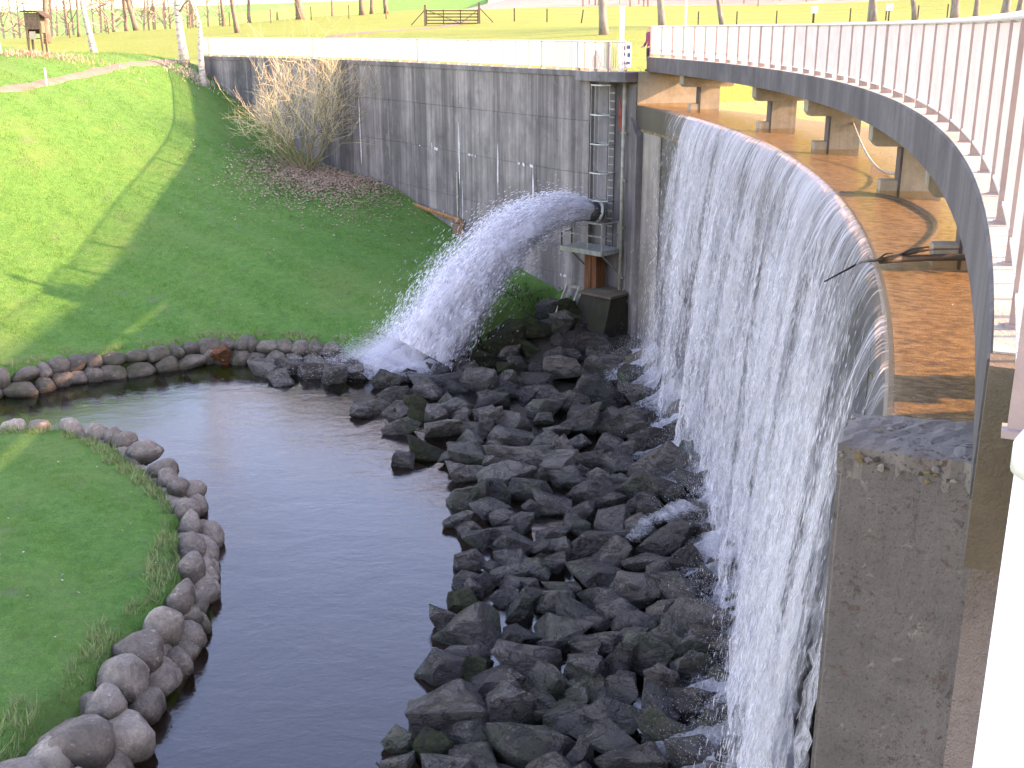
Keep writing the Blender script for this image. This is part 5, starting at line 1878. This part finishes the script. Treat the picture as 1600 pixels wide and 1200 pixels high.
def tree(name, label, base, h, r, lean, bark, seed, group, kids=(6, 5, 4, 3), trunk_f=0.45, droop=0.0, fork=False, tw_mat='twig', flare=1.35):
    rnd = random.Random(seed)
    root = thing(name, label, 'tree', tuple(base), group)
    pts = [Vector(base) - Vector((0, 0, 0.15))]; rad = [r * flare]
    d_ = Vector((lean[0], lean[1], 1)).normalized()
    n_ = 9
    for i in range(n_):
        d_ = (d_ + Vector((rnd.gauss(0, 0.035) - lean[0] * 0.06, rnd.gauss(0, 0.03), 0.02))).normalized()
        pts.append(pts[-1] + d_ * (h * (0.7 if not fork else trunk_f) / n_)); rad.append(r * (1 - 0.55 * (i + 1) / n_) if i else r * 1.0)
    MB().tube(pts, rad, 12, cap=True).build('trunk', bark, root, True)
    c = MB()
    for k in range(kids[0] if not fork else 3):
        f = rnd.uniform(trunk_f, 1.0) if not fork else 0.97
        i = min(n_ - 1, int(f * n_))
        q = pts[i].lerp(pts[i + 1], f * n_ - i)
        a = rnd.uniform(0, math.tau)
        el = rnd.uniform(0.3, 0.9) if not fork else rnd.uniform(1.0, 1.35)
        nd = Vector((math.cos(a) * math.cos(el), math.sin(a) * math.cos(el), math.sin(el)))
        grow(c, q, nd, h * rnd.uniform(0.2, 0.34), rad[i + 1] * rnd.uniform(0.35, 0.6), 3, rnd, [kids[1], kids[2], kids[3]], 0.65, droop, 0.08)
    c.build('crown', bark if fork else tw_mat, root)
    return root


def G(px, y):
    return on_ground(px, y)


GA = 'birches on the left bank'
tree('birch_tree', 'white birch nearest the railing end, forking low, roots in the slope', G(320, 71.5), 13, 0.23, (-0.03, 0.0), 'birch_bark', 3, GA, (8, 4, 4, 3), 0.30, 0.02, True, 'birch_bark')
tree('birch_tree', 'taller straight birch just left of the forked one by the path', G(291, 73.5), 15, 0.27, (-0.07, 0.0), 'birch_bark', 4, GA, (10, 4, 4, 3), 0.28, 0.03)
tree('birch_tree', 'slender birch standing alone on the grass right of the wooden hut', G(152, 81), 12, 0.24, (-0.10, 0.0), 'birch_bark', 5, GA, (8, 4, 4, 3), 0.35, 0.03)
tree('birch_tree', 'pale trunk cut by the left picture edge', G(3, 78), 12, 0.20, (-0.05, 0), 'birch_bark', 6, GA, (7, 4, 3, 3), 0.4)
tree('bare_tree', 'straight brown trunk rising behind the wooden hut', G(77, 98), 16, 0.26, (-0.03, 0), 'bark', 8, 'bare trees behind the hut', (9, 4, 4, 3), 0.35)
GB = 'bare trees behind the bank'
for k, (px, y, h, r, ln, lb) in enumerate(((126, 112, 11, 0.15, 0.05, 'thin dark twin-stemmed tree behind the slender birch'), (110, 118, 10, 0.12, -0.06, 'thin tree with yellowish haze of twigs behind the hut'),
                                         (216, 122, 12, 0.28, -0.25, 'pale trunk leaning left at the wood edge'), (200, 126, 11, 0.2, 0.1, 'dark forked tree at the wood edge behind the birches'),
                                         (374, 104, 12, 0.22, -0.12, 'brown leaning trunk right of the forked birch'), (352, 120, 11, 0.18, 0.05, 'reddish bare tree behind the leaning trunk'), (392, 128, 12, 0.2, 0.02, 'bare tree behind the white railing top, left of the mound'),
                                         (472, 128, 16, 0.42, -0.08, 'thick split trunk beside the evergreen bush'), (568, 134, 14, 0.3, 0.0, 'dark trunk left of the field gate, first of three'), (583, 138, 13, 0.22, 0.03, 'thin trunk left of the field gate, second of three'), (606, 140, 13, 0.26, -0.02, 'trunk left of the field gate, third of three'))):
    tree('bare_tree', lb, G(px, y), h, r, (ln, 0), 'bark', 30 + k, GB, (7, 4, 4, 3), 0.3)
GC = 'trunks along the far shore'
for k, (px, y, h, r, ln, lb) in enumerate(((946, 78, 15, 0.27, -0.06, 'straight grey trunk just left of the tall white post'), (1038, 84, 15, 0.25, -0.10, 'grey trunk rising behind the railing, first right of the white post'),
                                         (1132, 88, 13, 0.18, -0.30, 'slim trunk leaning left behind the bridge railing'), (1366, 90, 16, 0.33, -0.08, 'thick dark trunk with a flat box at its foot'),
                                         (1432, 92, 14, 0.19, -0.12, 'slim trunk right of the thick dark one'), (1494, 88, 16, 0.32, -0.05, 'ivy-marked trunk near the right corner'),
                                         (1526, 94, 14, 0.20, -0.03, 'thin trunk between two thicker ones at the right corner'), (1570, 86, 16, 0.30, 0.0, 'reddish trunk closest to the right corner'), (1592, 92, 14, 0.22, 0.05, 'last trunk cut by the right edge'))):
    tree('bare_tree', lb, G(px, y), h, r, (ln, 0), 'bark_grey', 60 + k, GC, (7, 4, 3, 3), 0.4)

# big bare shrub in front of the wing wall
rnd = random.Random(21)
shrub = thing('bare_shrub', 'large bare many-stemmed shrub with ochre twigs before the wing wall', 'shrub', tuple(SHRUB))
st, tw = MB(), MB()
for k in range(34):
    a = rnd.uniform(0, math.tau); el = rnd.uniform(0.45, 1.45)
    nd = Vector((math.cos(a) * math.cos(el) * 1.65, math.sin(a) * math.cos(el) * 0.6, math.sin(el)))
    L = rnd.uniform(3.0, 4.5) * (0.72 + 0.28 * math.sin(el))
    if nd.x < -0.3:
        L *= 0.86
    b0 = SHRUB + Vector((rnd.uniform(-0.45, 0.45), rnd.uniform(-0.3, 0.3), -0.1))
    grow(st, b0, nd, L, rnd.uniform(0.025, 0.05), 3, rnd, [4, 4, 3], 0.62, 0.0, 0.16, tw, 6)
st.build('stems', 'willow_stem', shrub)
tw.build('twigs', 'willow_twig', shrub)

# evergreen bush and mound beyond the railing
def leafy(name, label, c, rad, n, size, mat):
    root = thing(name, label, 'bush', (c.x, c.y, c.z))
    u = rng.normal(size=(n, 3)); u /= np.linalg.norm(u, axis=1, keepdims=True)
    k = rng.uniform(0.55, 1.0, n)[:, None] ** 0.5
    lump = 1 + 0.22 * np.sin(u[:, :1] * 7 + 1) * np.sin(u[:, 2:3] * 6)
    P = np.array([c.x, c.y, c.z + rad[2] * 0.85]) + u * k * lump * np.array(rad)
    shards(root, 'foliage', P, rng.normal(size=(n, 3)), rng.uniform(size * 0.7, size * 1.3, n), rng.uniform(size * 0.4, size * 0.9, n), mat)
    MB().tube([(c.x, c.y, c.z - 0.2), (c.x, c.y, c.z + rad[2])], [0.18, 0.08], 6).build('stem', 'bark', root)
    return root


leafy('evergreen_bush', 'dark evergreen bush beyond the railing near the thick split trunk', G(522, 136), (2.6, 2.0, 2.4), 5200, 0.34, 'evergreen')
leafy('evergreen_bush', 'low green mound of undergrowth behind a fence post', G(436, 134), (2.9, 2.0, 0.9), 3000, 0.30, 'evergreen')

# bramble strip by the hut
def tufts(name, cx, y, sx, sy, n, hgt, mat, label):
    X = rng.normal(0, sx, n); Y = rng.normal(y, sy, n)
    c = on_ground(cx, y)
    X = X + c.x
    Z = zl(X, Y)
    P = np.stack([X, Y, Z + rng.uniform(0, hgt, n)], 1)
    D = rng.normal(size=(n, 3)) * 0.5 + np.array([0, 0, 1.0])
    V = shards(None, name, P, D, rng.uniform(0.15, 0.4, n), rng.uniform(0.02, 0.06, n), mat)
    return tag(V, label, 'undergrowth', kind='stuff')


tufts('undergrowth', 48, 67, 2.4, 0.6, 900, 0.25, 'leaf_litter', 'brownish bramble patch below the wooden hut')
tufts('undergrowth', 302, 71.5, 0.8, 0.5, 500, 0.4, 'pale_leaf', 'dry grass tussock at the birch roots')
tufts('undergrowth', 830, 45.2, 1.2, 0.5, 500, 0.25, 'evergreen', 'dark weeds at the wing wall foot')

# far woodland, read as one mass
wd = MB()
rnd = random.Random(77)
for k in range(205):
    if k < 175:
        x = rnd.uniform(12, 175); y = rnd.uniform(222, 300) + 0.1 * x
    else:
        x = rnd.uniform(-66, -42); y = rnd.uniform(130, 175)
    z = gz(x, y)
    h = rnd.uniform(6, 12)
    wd.tube([(x, y, z - 0.3), (x + rnd.gauss(0, 0.4), y, z + h)], [0.2, 0.04], 3, cap=False)
    for j in range(26):
        f = rnd.uniform(0.12, 1.0); a = rnd.uniform(0, math.tau); L = rnd.uniform(1.2, 3.2) * (1.2 - 0.6 * f)
        q = Vector((x, y, z + h * f))
        e = q + Vector((math.cos(a) * L, math.sin(a) * L, L * rnd.uniform(0.2, 1.1)))
        wd.tube([q, e], [0.07, 0.02], 3, cap=False)
tag(wd.build('woodland', 'wood_far'), 'brown leafless wood along the far edge of the meadow', 'woodland', kind='stuff')

# ------------------------------------------------------------------ gate, fences, hut, small things
g0, g1 = on_ground(667, 105), on_ground(751, 106)
gate = thing('field_gate', 'dark five-bar wooden field gate at the end of the path', 'gate', tuple(g0))
zb = min(g0.z, g1.z) + 0.12
a, b = Vector((g0.x + 0.12, g0.y, 0)), Vector((g1.x - 0.12, g1.y, 0))
for k in range(5):
    z = zb + 0.10 + 0.27 * k
    MB().bar(a + Vector((0, 0, z)), b + Vector((0, 0, z)), 0.05, 0.10).build('bar', 'timber_dark', gate)
for f in (0.0, 0.33, 0.66, 1.0):
    q = a.lerp(b, f)
    MB().bar(q + Vector((0, -0.04, zb)), q + Vector((0, -0.04, zb + 1.28)), 0.08).build('upright', 'timber_dark', gate)
MB().bar(a + Vector((0, -0.06, zb + 1.24)), a.lerp(b, 0.66) + Vector((0, -0.06, zb + 0.1)), 0.09, 0.05).build('brace', 'timber_dark', gate)
MB().bar(a.lerp(b, 0.66) + Vector((0, -0.06, zb + 0.1)), b + Vector((0, -0.06, zb + 1.24)), 0.09, 0.05).build('brace', 'timber_dark', gate)
for q, s in ((g0, -1), (g1, 1)):
    MB().box((q.x, q.y, q.z + 0.85), (0.2, 0.2, 1.9)).build('gate_post', 'timber', gate)
    MB().bar((q.x + s * 1.25, q.y, q.z + 0.1), (q.x + s * 0.08, q.y, q.z + 1.3), 0.09).build('strut', 'timber', gate)


def fence(label, cols, y0, hgt, mat='timber_dark', wires=3, r=0.06):
    P = [on_ground(px, y0 + dy) for px, dy, tl in cols]
    root = thing('fence', label, 'fence', tuple(P[0]))
    for (px, dy, tl), q in zip(cols, P):
        MB().tube([(q.x, q.y, q.z - 0.2), (q.x + tl, q.y, q.z + hgt)], r, 7).build('fence_post', mat, root)
    for k in range(wires):
        MB().tube([(q.x + tl * 0.5, q.y - 0.06, q.z + hgt * (0.35 + 0.28 * k)) for (px, dy, tl), q in zip(cols, P)], 0.006, 3).build('wire', 'galvanised', root)
    return root


fence('wire fence on dark posts crossing the meadow right of the gate', ((806, 2, 0), (857, 1, 0), (910, 0, 0.2), (972, 0, 0), (1033, 0, 0), (1093, 0, 0), (1153, 0, 0), (1215, 0, 0), (1272, 0, 0), (1330, 0, 0), (1386, 0, 0.0), (1436, 0, 0), (1482, 0, 0)), 106, 1.15)
fence('wire fence on pale posts behind the birches at the left', ((-30, -16, 0), (48, -6, 0), (112, 0, 0), (173, 5, -0.1), (236, 8, 0), (300, 8, 0), (362, 10, 0), (426, 12, 0), (489, 14, 0), (548, 14, 0), (606, 10, 0)), 110, 1.35, 'timber', 4, 0.08)
h0 = on_ground(64, 77)
hut = thing('wooden_hut', 'small dark wooden hut on stilts with a sloping roof', 'hut', tuple(h0))
bz = h0.z + 1.75
for dx, dy in ((-0.45, -0.35), (0.45, -0.35), (-0.45, 0.35), (0.45, 0.35)):
    MB().box((h0.x + dx, h0.y + dy, h0.z + 1.15), (0.12, 0.12, 2.5)).build('leg', 'timber', hut)
MB().box((h0.x, h0.y + 0.36, bz + 0.6), (1.0, 0.04, 1.3)).build('back_board', 'timber', hut)
MB().box((h0.x - 0.49, h0.y, bz + 0.6), (0.04, 0.7, 1.3)).build('side_board', 'timber', hut)
MB().box((h0.x + 0.49, h0.y, bz + 0.6), (0.04, 0.7, 1.2)).build('side_board', 'timber', hut)
for k in range(5):
    MB().box((h0.x, h0.y - 0.375, bz + 0.32 + 0.2 * k), (1.02, 0.03 + 0.006 * (k % 2), 0.19)).build('plank', 'timber', hut)
MB().box((h0.x - 0.1, h0.y - 0.37, bz - 0.15), (0.4, 0.05, 0.5)).build('hatch', 'pale_leaf', hut)
MB().box((h0.x, h0.y, bz - 0.35), (0.95, 0.7, 0.05)).build('floor', 'timber_dark', hut)
MB().bar((h0.x - 0.45, h0.y - 0.38, h0.z + 0.5), (h0.x + 0.45, h0.y - 0.38, h0.z + 0.5), 0.08).build('crossbar', 'timber', hut)
MB().add([(h0.x - 0.68, h0.y - 0.6, bz + 1.38), (h0.x + 0.35, h0.y - 0.6, bz + 1.40), (h0.x + 0.95, h0.y - 0.6, bz + 0.98), (h0.x - 0.68, h0.y + 0.6, bz + 1.38), (h0.x + 0.35, h0.y + 0.6, bz + 1.40), (h0.x + 0.95, h0.y + 0.6, bz + 0.98),
          (h0.x - 0.68, h0.y - 0.6, bz + 1.30), (h0.x + 0.33, h0.y - 0.6, bz + 1.32), (h0.x + 0.93, h0.y - 0.6, bz + 0.90), (h0.x - 0.68, h0.y + 0.6, bz + 1.30), (h0.x + 0.33, h0.y + 0.6, bz + 1.32), (h0.x + 0.93, h0.y + 0.6, bz + 0.90)],
         [(0, 1, 4, 3), (1, 2, 5, 4), (9, 10, 7, 6), (10, 11, 8, 7), (0, 6, 7, 1), (1, 7, 8, 2), (3, 4, 10, 9), (4, 5, 11, 10), (0, 3, 9, 6), (2, 8, 11, 5)]).build('roof', 'timber_dark', hut)
q = on_ground(75, 60.5)
tag(MB().tube([(q.x, q.y, q.z - 0.1), (q.x, q.y, q.z + 0.85)], 0.045, 8).tube([(q.x, q.y, q.z + 0.85), (q.x, q.y, q.z + 0.9)], [0.05, 0.02], 8).build('marker_post', 'white_paint'), 'thin white marker post beside the earth path', 'post')
for px, lb in ((1273, 'white square sign on a post in the meadow, left of the thick trunk'), (1390, 'white square sign on a post right of the thick trunk')):
    q = on_ground(px, 98)
    sg = thing('sign', lb, 'sign', tuple(q))
    MB().box((q.x, q.y, q.z + 0.5), (0.09, 0.09, 1.0)).build('post', 'timber_dark', sg)
    MB().box((q.x, q.y - 0.06, q.z + 1.2), (0.55, 0.04, 0.55)).build('board', 'white_paint', sg)
q = on_ground(1072, 70)
lp = thing('lamp_post', 'tall white lamp post beyond the bridge railing', 'lamp post', tuple(q))
MB().tube([(q.x, q.y, q.z - 0.2), (q.x, q.y, q.z + 0.9)], 0.12, 12).build('base', 'white_paint', lp, True)
MB().tube([(q.x, q.y, q.z + 0.9), (q.x, q.y, q.z + 5.5)], [0.075, 0.05], 12).build('shaft', 'white_paint', lp, True)
MB().tube([(q.x, q.y, q.z + 5.5), (q.x, q.y, q.z + 5.6), (q.x, q.y, q.z + 5.85), (q.x, q.y, q.z + 5.95)], [0.05, 0.16, 0.2, 0.05], 12).build('lantern', 'white_paint', lp, True)


# ------------------------------------------------------------------ the person at the corner of the lookout
def person(loc, face):
    V, E, Rr = [], [], []

    def n_(p, r, parent=None):
        V.append(p); Rr.append(r)
        if parent is not None:
            E.append((parent, len(V) - 1))
        return len(V) - 1
    pel = n_((0, 0, 0.92), 0.145)
    wai = n_((0, 0.01, 1.06), 0.135, pel)
    che = n_((0, 0.0, 1.25), 0.165, wai)
    shl = n_((0, 0.0, 1.38), 0.125, che)
    nec = n_((0, -0.01, 1.46), 0.062, shl)
    h1 = n_((0, -0.02, 1.54), 0.085, nec)
    h2 = n_((0, -0.02, 1.63), 0.09, h1)
    for s in (-1, 1):
        a = n_((s * 0.17, 0, 1.37), 0.078, shl)
        b = n_((s * 0.235, 0.03, 1.12), 0.058, a)
        c = n_((s * 0.22, -0.12, 0.93), 0.043, b)
        d_ = n_((s * 0.205, -0.20, 0.90), 0.036, c)
        for k in range(4):
            f = n_((s * (0.175 + 0.02 * k), -0.26, 0.895), 0.0095, d_)
            n_((s * (0.175 + 0.02 * k), -0.285 + 0.004 * k, 0.86), 0.008, f)
        f = n_((s * 0.155, -0.20, 0.91), 0.011, d_)
        n_((s * 0.14, -0.235, 0.90), 0.009, f)
        l1 = n_((s * 0.09, 0, 0.82), 0.10, pel)
        l2 = n_((s * 0.10, -0.015, 0.48), 0.065, l1)
        l3 = n_((s * 0.10, 0.02, 0.09), 0.045, l2)
        n_((s * 0.11, -0.14, 0.04), 0.04, l3)
    me = bpy.data.meshes.new('person')
    me.from_pydata(V, E, [])
    o = bpy.data.objects.new('tmp_person', me)
    COL.objects.link(o)
    sk = o.modifiers.new('skin', 'SKIN'); sk.use_smooth_shade = True
    ss = o.modifiers.new('sub', 'SUBSURF'); ss.levels = 2; ss.render_levels = 2
    for i, v in enumerate(me.skin_vertices[0].data):
        v.radius = (Rr[i], Rr[i] * (0.72 if 1 <= i <= 3 else 1.0)); v.use_root = (i == 0)
    dg = bpy.context.evaluated_depsgraph_get()
    m2 = bpy.data.meshes.new_from_object(o.evaluated_get(dg))
    bpy.data.objects.remove(o)
    for k in ('jacket', 'trousers', 'skin', 'hair'):
        m2.materials.append(M[k])
    for p_ in m2.polygons:
        c = p_.center
        mi = 0
        if c.z < 0.88 and abs(c.x) < 0.2 and c.y > -0.2:
            mi = 1
        if c.z > 1.45 or (c.y < -0.16 and 0.8 < c.z < 0.99):
            mi = 2
        if c.z > 1.47 and (c.y > 0.005 or c.z > 1.665):
            mi = 3
        p_.material_index = mi
        p_.use_smooth = True
    ob = bpy.data.objects.new('person', m2)
    COL.objects.link(ob)
    ob.location = loc
    ob.rotation_euler = (0, 0, face)
    tag(ob, 'person in a plum jacket standing behind the railing at the lookout corner', 'person')
    for s in (-1, 1):
        e = link('eye', MB().box((0, 0, 0), (0.018, 0.01, 0.010)).mesh('eye'), 'trousers', ob, False, (s * 0.032, -0.103, 1.60))
    link('nose', MB().add([(-0.012, 0, 0), (0.012, 0, 0), (0, -0.025, -0.005), (0, 0, 0.045)], [(0, 1, 2), (1, 3, 2), (3, 0, 2), (0, 3, 1)]).mesh('nose'), 'skin', ob, False, (0, -0.105, 1.565))
    link('mouth', MB().box((0, 0, 0), (0.04, 0.01, 0.008)).mesh('mouth'), 'red_tag', ob, False, (0, -0.100, 1.535))


pp, oo = wall_back(0.05)
person((pp.x + oo.x * 0.3 + 0.30, pp.y + oo.y * 0.3 + 0.25, Z_WALL), R_(-60))

nb_ = catmull([(x, y, 0) for x, y in NEAR_BANK[3:15]], 30)
dist = 0.0; nxt = 0.0
for i in range(1, len(nb_)):
    dseg = nb_[i] - nb_[i - 1]; dist += dseg.length
    if dist >= nxt:
        L = rr_.uniform(0.6, 1.0); nxt = dist + L * 0.85
        dn = dseg.normalized()
        put_stone(edge_near, (nb_[i].x - dn.y * 0.25, nb_[i].y + dn.x * 0.25, rr_.uniform(0.15, 0.35)), L * 1.2, 0.8, rr_.uniform(0.7, 0.95), 'edging_rock', rr_, 0.3)
